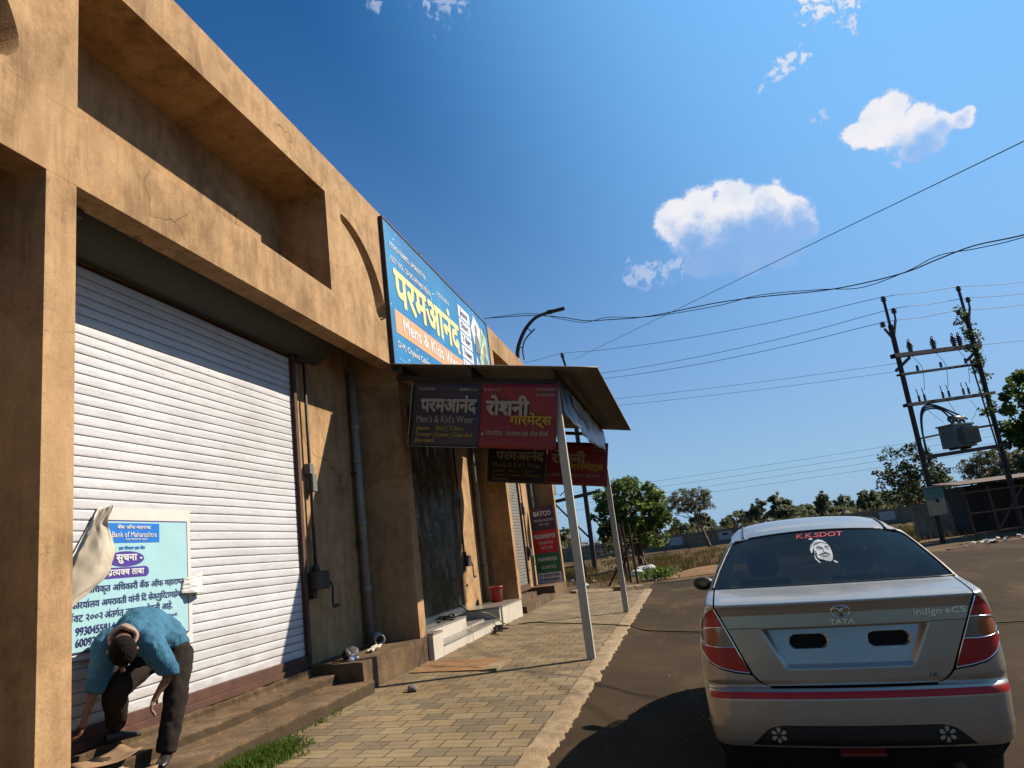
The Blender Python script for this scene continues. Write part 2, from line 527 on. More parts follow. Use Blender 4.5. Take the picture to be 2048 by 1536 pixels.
plain('granite', (0.20, 0.19, 0.165, 1), 0.25, spec=0.5, var=0.35, scale=60)
plain('post_paint', (0.422, 0.394, 0.320, 1), 0.5, var=0.08)
plain('sheet_metal', (0.12, 0.10, 0.075, 1), 0.55, metal=0.2, var=0.2)
plain('banner_black', (0.022, 0.02, 0.03, 1), 0.5, var=0.2)
plain('banner_navy', (0.02, 0.022, 0.055, 1), 0.5, var=0.2)
plain('banner_red', (0.180, 0.011, 0.013, 1), 0.5, var=0.2)
plain('text_cream', (0.292, 0.262, 0.206, 1), 0.6)
plain('text_yellow', (0.347, 0.224, 0.016, 1), 0.6)
plain('text_white', (0.578, 0.564, 0.530, 1), 0.6)
plain('text_navy', (0.02, 0.025, 0.14, 1), 0.6)
plain('text_black', (0.02, 0.02, 0.02, 1), 0.6)
plain('text_pale_yellow', (0.578, 0.530, 0.218, 1), 0.6, var=0.05)
plain('sign_orange', (0.626, 0.286, 0.129, 1), 0.55, var=0.06)
plain('sign_white', (0.578, 0.578, 0.598, 1), 0.55, var=0.05)
plain('sign_green_photo', (0.30, 0.42, 0.30, 1), 0.6, var=0.7, scale=5)
plain('poster_white', (0.544, 0.517, 0.476, 1), 0.6, var=0.06)
plain('poster_cyan', (0.286, 0.490, 0.530, 1), 0.5, var=0.05)
plain('poster_blue', (0.000, 0.136, 0.490, 1), 0.5, var=0.04)
plain('poster_violet', (0.05, 0.025, 0.22, 1), 0.5, var=0.05)
plain('poster_back', (0.42, 0.37, 0.28, 1), 0.7, var=0.12)
plain('purple_panel', (0.055, 0.03, 0.07, 1), 0.5)
plain('red_panel', (0.490, 0.008, 0.014, 1), 0.5)
plain('green_panel', (0.007, 0.129, 0.044, 1), 0.5)
plain('bucket_red', (0.30, 0.015, 0.022, 1), 0.4)
plain('hose_green', (0.10, 0.095, 0.018, 1), 0.5)
plain('dark_rubber', (0.018, 0.016, 0.016, 1), 0.6)
plain('cardboard', (0.231, 0.143, 0.075, 1), 0.9, var=0.25)
plain('rag_pale', (0.27, 0.21, 0.15, 1), 0.9, var=0.35)
plain('stone_grey', (0.13, 0.11, 0.09, 1), 0.9, var=0.3)
plain('insulator', (0.05, 0.022, 0.018, 1), 0.25)
plain('transformer_grey', (0.12, 0.14, 0.125, 1), 0.5, var=0.2)
plain('wire_black', (0.02, 0.022, 0.028, 1), 0.6)
plain('box_green', (0.09, 0.20, 0.17, 1), 0.6, var=0.25)
plain('box_cream', (0.36, 0.31, 0.20, 1), 0.7, var=0.25)
plain('shed_dark', (0.045, 0.025, 0.02, 1), 0.85, var=0.3)
plain('bark', (0.10, 0.065, 0.04, 1), 0.95, var=0.35)
plain('bag_white', (0.510, 0.490, 0.462, 1), 0.6)


def signboard_mat():
    m = Mat('sign_blue', (0.01, 0.2, 0.55, 1), 0.4, 0, 0.5)
    n = m.noise(0.7, 4, 0.5)
    c = m.ramp(n, [(0.35, (0.006, 0.105, 0.26, 1)), (0.65, (0.012, 0.17, 0.35, 1))])
    v = m.N.new('ShaderNodeTexVoronoi'); v.inputs['Scale'].default_value = 7.5
    m.L.new(m.coord((1, 1, 1)), v.inputs['Vector'])
    dots = m.ramp(v.outputs['Distance'], [(0.10, 1.0), (0.16, 0.0)])
    msk = m.ramp(m.noise(0.9, 3, 0.5, (1, 0.8, 1.4)), [(0.47, 0.0), (0.57, 0.75)])
    c = m.mix(m.mix(1.0, dots, msk, 'MULTIPLY'), c, (0.6, 0.72, 0.85, 1))
    m.base(c)
    M['sign_blue'] = m.m


signboard_mat()


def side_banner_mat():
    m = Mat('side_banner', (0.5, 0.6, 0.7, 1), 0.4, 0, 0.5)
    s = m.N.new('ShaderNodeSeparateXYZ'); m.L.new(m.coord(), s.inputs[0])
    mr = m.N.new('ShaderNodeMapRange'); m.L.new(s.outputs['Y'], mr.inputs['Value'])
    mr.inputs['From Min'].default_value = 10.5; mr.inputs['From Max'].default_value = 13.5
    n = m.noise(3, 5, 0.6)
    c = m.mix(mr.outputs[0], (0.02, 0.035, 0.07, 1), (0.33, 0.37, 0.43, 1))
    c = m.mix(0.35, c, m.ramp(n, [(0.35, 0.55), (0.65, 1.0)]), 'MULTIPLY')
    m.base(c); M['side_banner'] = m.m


side_banner_mat()


def pavers_mat():
    m = Mat('pavers', (0.4, 0.3, 0.18, 1), 0.88, 0, 0.25)
    warp = m.noise(1.5, 3, 0.5)
    br = m.N.new('ShaderNodeTexBrick')
    br.offset = 0.5; br.squash = 1.0
    m.L.new(m.coord((1, 1, 1)), br.inputs['Vector'])
    br.inputs['Scale'].default_value = 1.0
    br.inputs['Brick Width'].default_value = 0.24; br.inputs['Row Height'].default_value = 0.24
    br.inputs['Mortar Size'].default_value = 0.010; br.inputs['Mortar Smooth'].default_value = 0.5
    br.inputs['Bias'].default_value = -0.25
    br.inputs['Color1'].default_value = (0.190, 0.143, 0.076, 1)
    br.inputs['Color2'].default_value = (0.086, 0.073, 0.050, 1)
    br.inputs['Mortar'].default_value = (0.06, 0.042, 0.022, 1)
    # each block is split across by a finer joint
    br2 = m.N.new('ShaderNodeTexBrick'); br2.offset = 0.0
    m.L.new(m.coord((1, 1, 1)), br2.inputs['Vector'])
    br2.inputs['Scale'].default_value = 1.0
    br2.inputs['Brick Width'].default_value = 30.0; br2.inputs['Row Height'].default_value = 0.12
    br2.inputs['Mortar Size'].default_value = 0.006; br2.inputs['Mortar Smooth'].default_value = 0.6
    br2.inputs['Color1'].default_value = (1, 1, 1, 1); br2.inputs['Color2'].default_value = (0.93, 0.93, 0.93, 1)
    br2.inputs['Mortar'].default_value = (0.45, 0.42, 0.38, 1)
    c = m.mix(0.85, br.outputs['Color'], br2.outputs['Color'], 'MULTIPLY')
    d = m.ramp(m.noise(1.1, 7, 0.7), [(0.35, (0.62, 0.52, 0.42, 1)), (0.62, (1, 1, 1, 1))])
    c = m.mix(0.8, c, d, 'MULTIPLY')
    d2 = m.ramp(m.noise(30, 5, 0.7), [(0.3, 0.72), (0.6, 1.0)])
    c = m.mix(0.6, c, d2, 'MULTIPLY')
    dust = m.ramp(m.noise(0.45, 5, 0.65), [(0.55, 0.0), (0.75, 0.55)])
    c = m.mix(dust, c, (0.22, 0.155, 0.08, 1))
    m.base(c)
    hh = m.mix(0.25, m.mix(0.5, br.outputs['Fac'], br2.outputs['Fac']), m.noise(60, 4, 0.6))
    inv = m.N.new('ShaderNodeInvert'); m.L.new(hh, inv.inputs['Color'])
    m.bump(inv.outputs[0], 0.5, 0.012)
    M['pavers'] = m.m


pavers_mat()


def asphalt_mat():
    m = Mat('asphalt', (0.08, 0.06, 0.045, 1), 1.0, 0, 0.08)
    n = m.noise(0.35, 6, 0.65)
    c = m.ramp(n, [(0.3, (0.026, 0.017, 0.010, 1)), (0.5, (0.037, 0.025, 0.014, 1)), (0.7, (0.054, 0.036, 0.019, 1))])
    g = m.ramp(m.noise(110, 3, 0.7), [(0.35, 0.55), (0.55, 1.0), (0.72, 1.5)])
    c = m.mix(0.7, c, g, 'MULTIPLY')
    sp = m.N.new('ShaderNodeTexVoronoi'); sp.inputs['Scale'].default_value = 9.0
    m.L.new(m.coord(), sp.inputs['Vector'])
    dot = m.ramp(sp.outputs['Distance'], [(0.045, 0.55), (0.07, 0.0)])
    c = m.mix(dot, c, (0.12, 0.09, 0.06, 1))
    v = m.N.new('ShaderNodeTexVoronoi'); v.feature = 'DISTANCE_TO_EDGE'; v.inputs['Scale'].default_value = 0.55
    wv = m.N.new('ShaderNodeVectorMath'); wv.operation = 'MULTIPLY_ADD'
    nn = m.N.new('ShaderNodeTexNoise'); nn.inputs['Scale'].default_value = 1.4; nn.inputs['Detail'].default_value = 6; m.L.new(m.coord(), nn.inputs['Vector'])
    m.L.new(nn.outputs['Color'], wv.inputs[0]); wv.inputs[1].default_value = (0.9, 0.9, 0); m.L.new(m.coord(), wv.inputs[2]); m.L.new(wv.outputs[0], v.inputs['Vector'])
    cr = m.ramp(v.outputs['Distance'], [(0.0, 0.35), (0.012, 1.0)])
    c = m.mix(m.ramp(m.noise(0.25, 3, 0.5), [(0.5, 0.0), (0.6, 0.9)]), c, m.mix(1.0, c, cr, 'MULTIPLY'))
    du = m.ramp(m.noise(0.6, 7, 0.7, (1, 0.35, 1)), [(0.52, 0.0), (0.72, 0.6)])
    c = m.mix(du, c, (0.105, 0.072, 0.038, 1))
    m.base(c)
    m.bump(m.noise(140, 3, 0.7), 0.6, 0.008)
    M['asphalt'] = m.m


asphalt_mat()


def dirt_mat():
    m = Mat('dirt', (0.25, 0.16, 0.08, 1), 0.95, 0, 0.1)
    n = m.noise(0.12, 8, 0.7)
    c = m.ramp(n, [(0.3, (0.05, 0.032, 0.016, 1)), (0.5, (0.09, 0.058, 0.028, 1)), (0.7, (0.14, 0.09, 0.042, 1))])
    n2 = m.noise(2.2, 7, 0.7)
    c = m.mix(0.6, c, m.ramp(n2, [(0.3, 0.5), (0.65, 1.15)]), 'MULTIPLY')
    gr = m.ramp(m.noise(0.35, 6, 0.7), [(0.52, 0.0), (0.66, 0.65)])
    c = m.mix(gr, c, (0.06, 0.055, 0.018, 1))
    m.base(c); m.bump(n2, 0.7, 0.06)
    M['dirt'] = m.m


dirt_mat()
concrete('sand', (0.300, 0.174, 0.078, 1), (0.252, 0.138, 0.060, 1), (0.180, 0.096, 0.042, 1), crack=False, bump=0.8)
concrete('wall_panel', (0.30, 0.25, 0.20, 1), (0.24, 0.20, 0.155, 1), (0.16, 0.125, 0.095, 1), crack=False, bump=0.3)
plain('wall_paint_patch', (0.40, 0.42, 0.43, 1), 0.8, var=0.2)


def leaf_mat(name, a, b, trans=0.35):
    m = Mat(name, a, 0.6, 0, 0.25)
    g = m.N.new('ShaderNodeNewGeometry')
    c = m.ramp(g.outputs['Random Per Island'], [(0.0, a), (0.55, tuple((x + y) / 2 for x, y in zip(a, b))), (1.0, b)])
    m.base(c)
    t = m.N.new('ShaderNodeBsdfTranslucent'); m.L.new(c, t.inputs['Color'])
    ms = m.N.new('ShaderNodeMixShader'); ms.inputs[0].default_value = trans
    m.L.new(m.b.outputs[0], ms.inputs[1]); m.L.new(t.outputs[0], ms.inputs[2]); m.L.new(ms.outputs[0], m.out.inputs['Surface'])
    M[name] = m.m


leaf_mat('leaf_neem', (0.030, 0.055, 0.010, 1), (0.135, 0.185, 0.034, 1), 0.45)
leaf_mat('leaf_dark', (0.018, 0.036, 0.010, 1), (0.06, 0.085, 0.022, 1), 0.3)
leaf_mat('leaf_olive', (0.055, 0.058, 0.022, 1), (0.13, 0.13, 0.05, 1), 0.3)
leaf_mat('leaf_far', (0.085, 0.105, 0.060, 1), (0.150, 0.170, 0.095, 1), 0.5)  # paler leaf colour: distance haze is mixed into the green itself
leaf_mat('grass_green', (0.045, 0.085, 0.010, 1), (0.12, 0.17, 0.025, 1), 0.3)
leaf_mat('grass_dry', (0.06, 0.045, 0.012, 1), (0.15, 0.11, 0.035, 1), 0.3)
leaf_mat('vine_leaf', (0.04, 0.07, 0.01, 1), (0.15, 0.19, 0.03, 1), 0.3)


# ---------------------------------------------------------------- lettering
_GC = {}


def glyph_mesh(body, bold=0.0, res=3):
    k = (body, bold)
    if k in _GC: return _GC[k]
    c = bpy.data.curves.new('txt', 'FONT'); c.body = body; c.size = 1.0; c.resolution_u = res
    o = bpy.data.objects.new('txt', c); link(o)
    dg = bpy.context.evaluated_depsgraph_get(); dg.update()
    me = bpy.data.meshes.new_from_object(o.evaluated_get(dg))
    v = [tuple(p.co) for p in me.vertices]; f = [list(p.vertices) for p in me.polygons]
    bpy.data.meshes.remove(me); bpy.data.objects.remove(o); bpy.data.curves.remove(c)
    _GC[k] = (v, f)
    return _GC[k]


def clip_right(v, f, xm):
    """cut away everything right of xm: a half-form letter"""
    bm = bmesh.new()
    vs = [bm.verts.new(p) for p in v]
    for q in f:
        try: bm.faces.new([vs[i] for i in q])
        except ValueError: pass
    bmesh.ops.bisect_plane(bm, geom=bm.verts[:] + bm.edges[:] + bm.faces[:], plane_co=(xm, 0, 0), plane_no=(1, 0, 0), clear_outer=True)
    bm.verts.index_update()
    v2 = [tuple(p.co) for p in bm.verts]; f2 = [[w.index for w in q.verts] for q in bm.faces]
    bm.free()
    return v2, f2


def text_geo(s, bold=0.0):
    """s may hold {x} for a half-form of x, ^ for the r-stroke under the last letter and ` for the hook over it"""
    import re
    s = re.sub('((?:\\{[^}]*\\})*[क-ह])ि', r'ि\1', s)      # the short i is drawn before its consonant
    if bold > 0:
        v, f = text_geo(s, 0.0)
        V, Fc = [], []
        for i in range(7):
            dx, dy = (0, 0) if i == 6 else (bold * cos(i * pi / 3), bold * sin(i * pi / 3))
            b = len(V)
            V.extend((x + dx, y + dy, z + 0.00025 * i) for x, y, z in v); Fc.extend([b + q for q in g] for g in f)
        return V, Fc
    if not any(ch in s for ch in '{^`'):
        return glyph_mesh(s, bold)
    V, Fc = [], []; cur = 0.0

    def put(v, f):
        b = len(V)
        V.extend((x + cur, y, z) for x, y, z in v); Fc.extend([b + i for i in q] for q in f)
    for tok in re.findall(r'\{[^}]*\}|[\^`]| +|[^{}^` ]+', s):
        if tok[0] == ' ': cur += 0.26 * len(tok)
        elif tok[0] == '{':
            v, f = glyph_mesh(tok[1:-1], bold)
            xm = max(p[0] for p in v); xm = xm - 0.17
            v, f = clip_right(v, f, xm)
            put(v, f); cur += xm - 0.01
        elif tok == '^':
            b = len(V); x = cur - 0.20
            V.extend([(x - 0.24, -0.03, 0), (x - 0.20, -0.08, 0), (x + 0.02, 0.13, 0), (x - 0.02, 0.18, 0)]); Fc.append([b, b + 1, b + 2, b + 3])
        elif tok == '`':
            b = len(V); x = cur - 0.10
            pts = [(x - 0.12, 0.70), (x - 0.14, 0.80), (x - 0.06, 0.88), (x + 0.06, 0.82)]
            for i in range(3):
                (x0, y0), (x1, y1) = pts[i], pts[i + 1]
                b = len(V); V.extend([(x0 - .03, y0, 0), (x0 + .03, y0 - .02, 0), (x1 + .03, y1 - .02, 0), (x1 - .03, y1, 0)]); Fc.append([b, b + 1, b + 2, b + 3])
        else:
            v, f = glyph_mesh(tok, bold)
            if v:
                put(v, f); cur += max(p[0] for p in v)
    return V, Fc


def put_text(mb, s, org, xd, yd, width=None, height=None, size=None, bold=0.0, align='l', shear=0.0, mi=0, lift=0.004):
    """write s on the plane org, xd, yd; width (and height) in metres fit the ink box"""
    v, f = text_geo(s, bold)
    if not v: return
    xs = [p[0] for p in v]; ys = [p[1] for p in v]
    x0, x1 = min(xs), max(xs)
    sx = sy = size or 1.0
    if width: sx = width / (x1 - x0); sy = size if size else sx
    if height:
        sy = height / (max(ys) - min(ys))
        if not width: sx = sy
    y0 = min(ys) if height else 0.0
    xd = Vector(xd); yd = Vector(yd); n = xd.cross(yd).normalized(); org = Vector(org)
    w = (x1 - x0) * sx
    sh = {'l': 0, 'c': -w / 2, 'r': -w}[align]
    mb.add([org + xd * ((p[0] - x0) * sx + sh + shear * (p[1] - y0) * sy) + yd * ((p[1] - y0) * sy) + n * (lift + p[2]) for p in v], f, mi)


def quad(mb, org, xd, yd, x0, x1, y0, y1, mi=0, lift=0.002):
    xd = Vector(xd); yd = Vector(yd); n = xd.cross(yd).normalized() * lift; org = Vector(org)
    mb.add([org + xd * a + yd * b + n for a, b in ((x0, y0), (x1, y0), (x1, y1), (x0, y1))], [(0, 1, 2, 3)], mi)


def poly2d(mb, org, xd, yd, pts, mi=0, lift=0.002):
    xd = Vector(xd); yd = Vector(yd); n = xd.cross(yd).normalized() * lift; org = Vector(org)
    mb.add([org + xd * a + yd * b + n for a, b in pts], [tuple(range(len(pts)))], mi)
# ================================================================ ground, road, pavement
def nz(x, y, z=0.0, s=1.0):
    return mnoise.noise(Vector((x * s, y * s, z)))


g = MB()
xs = [-900, -300, -120, -60, -40, -30, -24, -20, -17, -14, -11, -8] + [-6 + i * 0.8 for i in range(30)] + [20, 24, 30, 40, 60, 120, 300, 900]
ys = [-200, -60, -20, -8, 0, 6, 12, 18, 21] + [22 + i * 0.9 for i in range(30)] + [51, 55, 60, 66, 72, 80, 95, 120, 180, 300, 700, 2500]


def ground_z(x, y):
    z = road_z(x, y) - 0.03
    if x < 9 and y < 24: return z - 0.03
    if y > 25 or x > 9:
        a = min(max((y - 25) / 6, 0), 1) if x < 9 else min(max((x - 9) / 3, 0), 1)
        z += 0.10 * a * nz(x, y, 0, 0.6) + 0.05 * a * nz(x, y, 3, 1.7)
    if -16 < x < 14 and 32 < y < 66: z += 0.12 * max(0, nz(x, y, 7, 0.25))
    return min(z, 0.35)


verts = [(x, y, ground_z(x, y)) for y in ys for x in xs]
nx = len(xs)
faces = [(j * nx + i, j * nx + i + 1, (j + 1) * nx + i + 1, (j + 1) * nx + i) for j in range(len(ys) - 1) for i in range(nx - 1)]
g.add(verts, faces, 0, True)
tag(g.build('ground', M['dirt']), kind='structure')

r = MB()


def road_fn(u, v):
    y = -25 + v * 51.5
    x1 = 8.9 + 0.4 * nz(y, 1, 0, 0.4)
    x = -1.30 + (x1 + 1.30) * u
    yy = y
    if v > 0.96:
        yy += (v - .96) / .04 * (1.2 * nz(x, 5, 0, 0.5) + 0.25 * nz(x, 9, 0, 2.2)) * 0.8
    return (x, yy, road_z(x, yy) + 0.002 + 0.006 * nz(x, y, 0, 0.9) + 0.045 * math.exp(-((x + 1.22) / 0.3) ** 2))


r.grid(road_fn, 40, 150)
tag(r.build('road', M['asphalt']), kind='structure')
# the road turns off to the right behind the parked car
r2 = MB()


def side_road_fn(u, v):
    x = 8.0 + u * 60
    y0 = 12 + 0.3 * nz(x, 2, 0, 0.3); y1 = 27.2 + 0.5 * nz(x, 8, 0, 0.3) + u * 22
    y = y0 + (y1 - y0) * v
    return (x, y, road_z(x, y) - 0.002)


r2.grid(side_road_fn, 40, 20)
tag(r2.build('side_road', M['asphalt']), kind='structure')

pv = MB()


def pave_fn(u, v):
    x = KERB - u * 2.55; y = -4 + v * 26.4
    return (x, y, pav_z(x) + 0.006 * nz(x, y, 0, 0.8) + 0.004 * nz(x, y, 4, 2.5))


pv.grid(pave_fn, 16, 110)
tag(pv.build('pavement', M['pavers']), kind='structure')

kb = MB()


def kerb_fn(u, v):
    y = -6 + v * 28.6
    rag = 0.055 * nz(y, 0, 1, 2.3) + 0.035 * nz(y, 0, 5, 7.0) + 0.02 * nz(y, 0, 8, 19.0)
    xr = -1.225 + rag; xl = KERB - 0.015 + 0.02 * nz(y, 0, 11, 3.0)
    if u > 0.86: return (xr + 0.015 * (u - .86) / .14, y, 0.075 - (u - 0.86) / 0.14 * 0.13)
    t = u / 0.86
    x = xl + (xr - xl) * t
    return (x, y, pav_z(KERB) + 0.012 + 0.010 * nz(x, y, 0, 5) + 0.006 * nz(x, y, 2, 14) - 0.02 * t * t)


kb.grid(kerb_fn, 14, 900)
tag(kb.build('kerb', M['kerb_concrete']), kind='structure')

# ================================================================ the shop building
building = thing('shop_building', 'long tan plastered shop row with roller shutters and deep openings beside the pavement', 'building', (-4.6, 10, 0.2))
Z_B0, Z_B1, Z_N1, Z_T = 4.43, 4.99, 6.35, 6.88       # beam bottom, niche floor, niche top, roof edge
P0 = 4.13                                          # far edge of the nearest pillar
Y_END = P0 + 3 * BAY                               # far end of the row
XB = -11.0

bm_ = MB(); bm_.box(F - 0.24, F, P0 - 2 * BAY, Y_END, Z_B0, Z_B1); bm_.box(W - 0.12, F - 0.2405, P0 - 2 * BAY, Y_END, Z_B1 - 0.2, Z_B1)
bm_.build('floor_beam', M['plaster'], building, bevel=0.003)
bm_ = MB(); bm_.box(W - 0.12, F, P0 - 2 * BAY, Y_END, Z_N1, Z_T)
bm_.build('roof_beam', M['plaster'], building, bevel=0.003)
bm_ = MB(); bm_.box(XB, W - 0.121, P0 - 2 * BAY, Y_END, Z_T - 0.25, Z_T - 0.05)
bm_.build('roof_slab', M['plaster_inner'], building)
bm_ = MB(); bm_.box(W - 0.12, -4.49, P0 - 2 * BAY, Y_END, Z_B1, Z_N1)
bm_.build('niche_wall', M['plaster'], building)
bm_ = MB(); bm_.box(XB, W - 0.121, Y_END - 0.2, Y_END - 0.003, 0, Z_T - 0.25); bm_.box(XB, XB + .2, P0 - 2 * BAY, Y_END - 0.2, 0, Z_T - 0.25)
bm_.build('end_wall', M['plaster'], building)

for k in range(-1, 4):
    y1 = P0 + k * BAY; y0 = y1 - 0.265
    p = MB(); p.box(W, F, y0, y1, 0.535, Z_B0); p.box(W, F - 0.2405, y0, y1, Z_B0, Z_B1 - 0.2)
    p.build('pillar', M['plaster'], building, bevel=0.003)


def arch_panel(y0, y1):
    """front skin with the curved slot cut through it, then slot walls and the panel body"""
    mb = MB()
    z0, z1 = Z_B1, Z_N1
    outer = [(y0, z0), (y1, z0), (y1, z1), (y0, z1)]
    # slot: a band following an arc, like a bracket ')'
    cy, cz, R = y0 + 0.33, z0 - 0.04, 1.33
    a0, a1 = radians(83), radians(14)
    slot = []
    n = 26

    def wd(i): return 0.14 + 0.27 * (i / n) ** 0.8
    for i in range(n + 1):
        a = a0 + (a1 - a0) * i / n
        slot.append((cy + (R + wd(i) / 2) * cos(a), cz + (R + wd(i) / 2) * sin(a) * 0.93))
    ce = (cy + R * cos(a1), cz + R * sin(a1) * 0.93)
    for i in range(1, 8):
        t = a1 - pi * i / 8
        slot.append((ce[0] + wd(n) / 2 * cos(t), ce[1] + wd(n) / 2 * sin(t)))
    for i in range(n, -1, -1):
        a = a0 + (a1 - a0) * i / n
        slot.append((cy + (R - wd(i) / 2) * cos(a), cz + (R - wd(i) / 2) * sin(a) * 0.93))
    cs = (cy + R * cos(a0), cz + R * sin(a0) * 0.93)
    for i in range(1, 8):
        t = a0 + pi - pi * i / 8
        slot.append((cs[0] + wd(0) / 2 * cos(t), cs[1] + wd(0) / 2 * sin(t)))
    o3 = [Vector((p[0], p[1], 0)) for p in outer]; s3 = [Vector((p[0], p[1], 0)) for p in slot]
    tris = tessellate_polygon([o3, s3])
    allp = outer + slot
    mb.add([(F, p[0], p[1]) for p in allp], [tuple(t) for t in tris])
    m = len(slot); dx = 0.24
    vv = [(F, p[0], p[1]) for p in slot] + [(F - dx, p[0], p[1]) for p in slot]
    mb.add(vv, [(i, (i + 1) % m, m + (i + 1) % m, m + i) for i in range(m)], 0, True)
    t2 = tessellate_polygon([s3])
    mb.add([(F - dx, p[0], p[1]) for p in slot], [tuple(t) for t in t2])
    xb = -4.49
    mb.add([(F, y0, z0), (xb, y0, z0), (xb, y0, z1), (F, y0, z1)], [(0, 1, 2, 3)])
    mb.add([(F, y1, z0), (xb, y1, z0), (xb, y1, z1), (F, y1, z1)], [(3, 2, 1, 0)])
    o = mb.build('arch_panel', M['plaster'], building)
    bm = bmesh.new(); bm.from_mesh(o.data)
    bmesh.ops.remove_doubles(bm, verts=bm.verts, dist=0.0005)
    bmesh.ops.recalc_face_normals(bm, faces=bm.faces)
    bm.to_mesh(o.data); bm.free()


for k in range(-1, 3):
    arch_panel(8.22 + k * BAY, P0 + (k + 1) * BAY)


def bay(k):
    o = k * BAY
    ya, yb = P0 + o, P0 + o + BAY - 0.265
    s0, s1 = ya + 0.22, 8.37 + o
    w = MB()
    w.box(W - 0.12, W + 0.004, ya, s0, 0.2, Z_B1 - .201); w.box(W - 0.12, W + 0.004, s1 + 0.07, yb, 0.2, Z_B1 - .201)
    w.box(W - 0.12, W + 0.004, s0, s1 + 0.07, 4.32, Z_B1 - .201)
    w.box(W - 0.12, W + 0.004, s0, s1 + 0.07, 0.2, 0.51)
    w.build('shop_wall', M['plaster'], building)
    # roller shutter, ribbed like the real slats
    sh = MB(); pitch = 0.084; z = 0.66
    prof = []
    while z < 4.27:
        for t in range(7):
            a = t / 6
            prof.append((W + 0.016 + 0.0028 * sin(pi * a) ** 0.35, z + 0.0800 * a))
        prof.append((W + 0.006, z + 0.0806)); prof.append((W + 0.006, z + 0.0834))
        z += pitch
    nseg = 24
    vv = []; ff = []; mm = []
    for i in range(nseg + 1):
        y = s0 + (s1 - s0) * i / nseg
        for q, (x, zz) in enumerate(prof):
            vv.append((x + 0.004 * nz(y, zz, 3, 1.1), y, zz + 0.006 * nz(y, zz, 9, 0.8)))
    npf = len(prof)
    for i in range(nseg):
        for q in range(npf - 1):
            ff.append((i * npf + q, (i + 1) * npf + q, (i + 1) * npf + q + 1, i * npf + q + 1))
            mm.append(1 if q % 9 >= 6 else 0)
    sh.v = vv; sh.f = ff; sh.mi = mm; sh.sm = [True] * len(ff)
    so = sh.build('roller_shutter', [M[('shutter_paint', 'shutter_paint', 'shutter_dark', 'shutter_grey')[k + 1]], M['slat_groove']], building)
    b = MB(); b.box(W + 0.005, W + 0.055, s0, s1, 0.575, 0.66); b.box(W + 0.006, W + 0.085, s0, s1, 0.512, 0.575)
    b.build('bottom_rail', M['rust_frame'], so, bevel=0.004)
    b = MB(); b.box(W + 0.005, W + 0.07, s1, s1 + 0.07, 0.512, 4.30); b.build('guide_rail', M['rust_frame'], so, bevel=0.004)
    b = MB(); b.box(W + 0.005, W + 0.07, s0 - 0.07, s0, 0.512, 4.30); b.build('guide_rail', M['rust_frame'], so, bevel=0.004)
    b = MB(); b.grid(lambda u, v: (W + 0.03 + 0.40 * sin(v * pi / 2), s0 - 0.1 + (s1 + 0.75 - s0) * u, 4.31 + 0.42 * (1 - cos(v * pi / 2)) ** 0.8), 6, 10)
    b.build('drum_cover', M['drum_grey'], so, solid=0.008)
    b = MB(); b.box(W + 0.25, W + 0.52, s0 - 0.2, s0 + 0.10, 4.36, 4.70); b.build('drum_bracket', M['dark_iron'], so, bevel=0.01)
    # gear rod, gear box, crank
    yr = 8.66 + o; xr = W + 0.07
    b = MB(); b.tube([(xr, yr, 1.62), (xr, yr, 4.31)], 0.021, 8)
    b.box(xr - 0.03, xr + 0.025, yr - 0.20, yr + 0.02, 4.24, 4.30)
    b.build('gear_rod', M['dark_iron'], so)
    b = MB(); b.box(W + 0.006, W + 0.10, yr - 0.05, yr + 0.05, 2.80, 2.93); b.box(W + 0.008, W + 0.11, yr - 0.01, yr + 0.10, 2.58, 2.80)
    b.build('rod_bracket', M['transformer_grey'], so, bevel=0.006)
    b = MB(); b.box(W + 0.006, W + 0.17, yr - 0.15, yr + 0.16, 1.38, 1.60); b.box(W + 0.01, W + 0.12, yr + 0.16, yr + 0.24, 1.42, 1.54)
    b.box(W + 0.01, W + 0.1, yr - 0.14, yr - 0.04, 1.28, 1.38); b.lathe([(.05, 1.60), (.05, 1.66), (.03, 1.68)], (xr, yr, 0), 10)
    b.build('gear_box', M['dark_iron'], so, bevel=0.012)
    b = MB(); yc = yr + 0.22
    b.tube([(W + .14, yc, 1.47), (W + .16, yc + .02, 1.40), (W + .16, yc, 1.17), (W + .17, yc, 1.15), (W + .17, yc + 0.14, 1.16)], 0.014, 8)
    b.tube([(W + .17, yc + 0.02, 1.155), (W + .17, yc + 0.15, 1.16)], 0.020, 8)
    b.build('crank', M['dark_iron'], so)
    # drainpipe in the inner corner
    yp = yb - 0.22; xp = W + 0.10
    b = MB(); b.tube([(xp, yp, 0.56), (xp, yp, 4.42)], 0.058, 14)
    for zc in (1.25, 2.15, 3.05, 3.55): b.tube([(xp, yp, zc), (xp, yp, zc + 0.09)], 0.066, 14)
    b.build('drainpipe', M['pvc_pipe'], building)
    for zc in (1.9, 2.9):
        b = MB(); b.box(W + .004, xp, yp - 0.075, yp + 0.075, zc, zc + 0.03)
        b.build('pipe_clip', M['dark_iron'], building)
    return so


shutters = [bay(k) for k in range(-1, 3)]


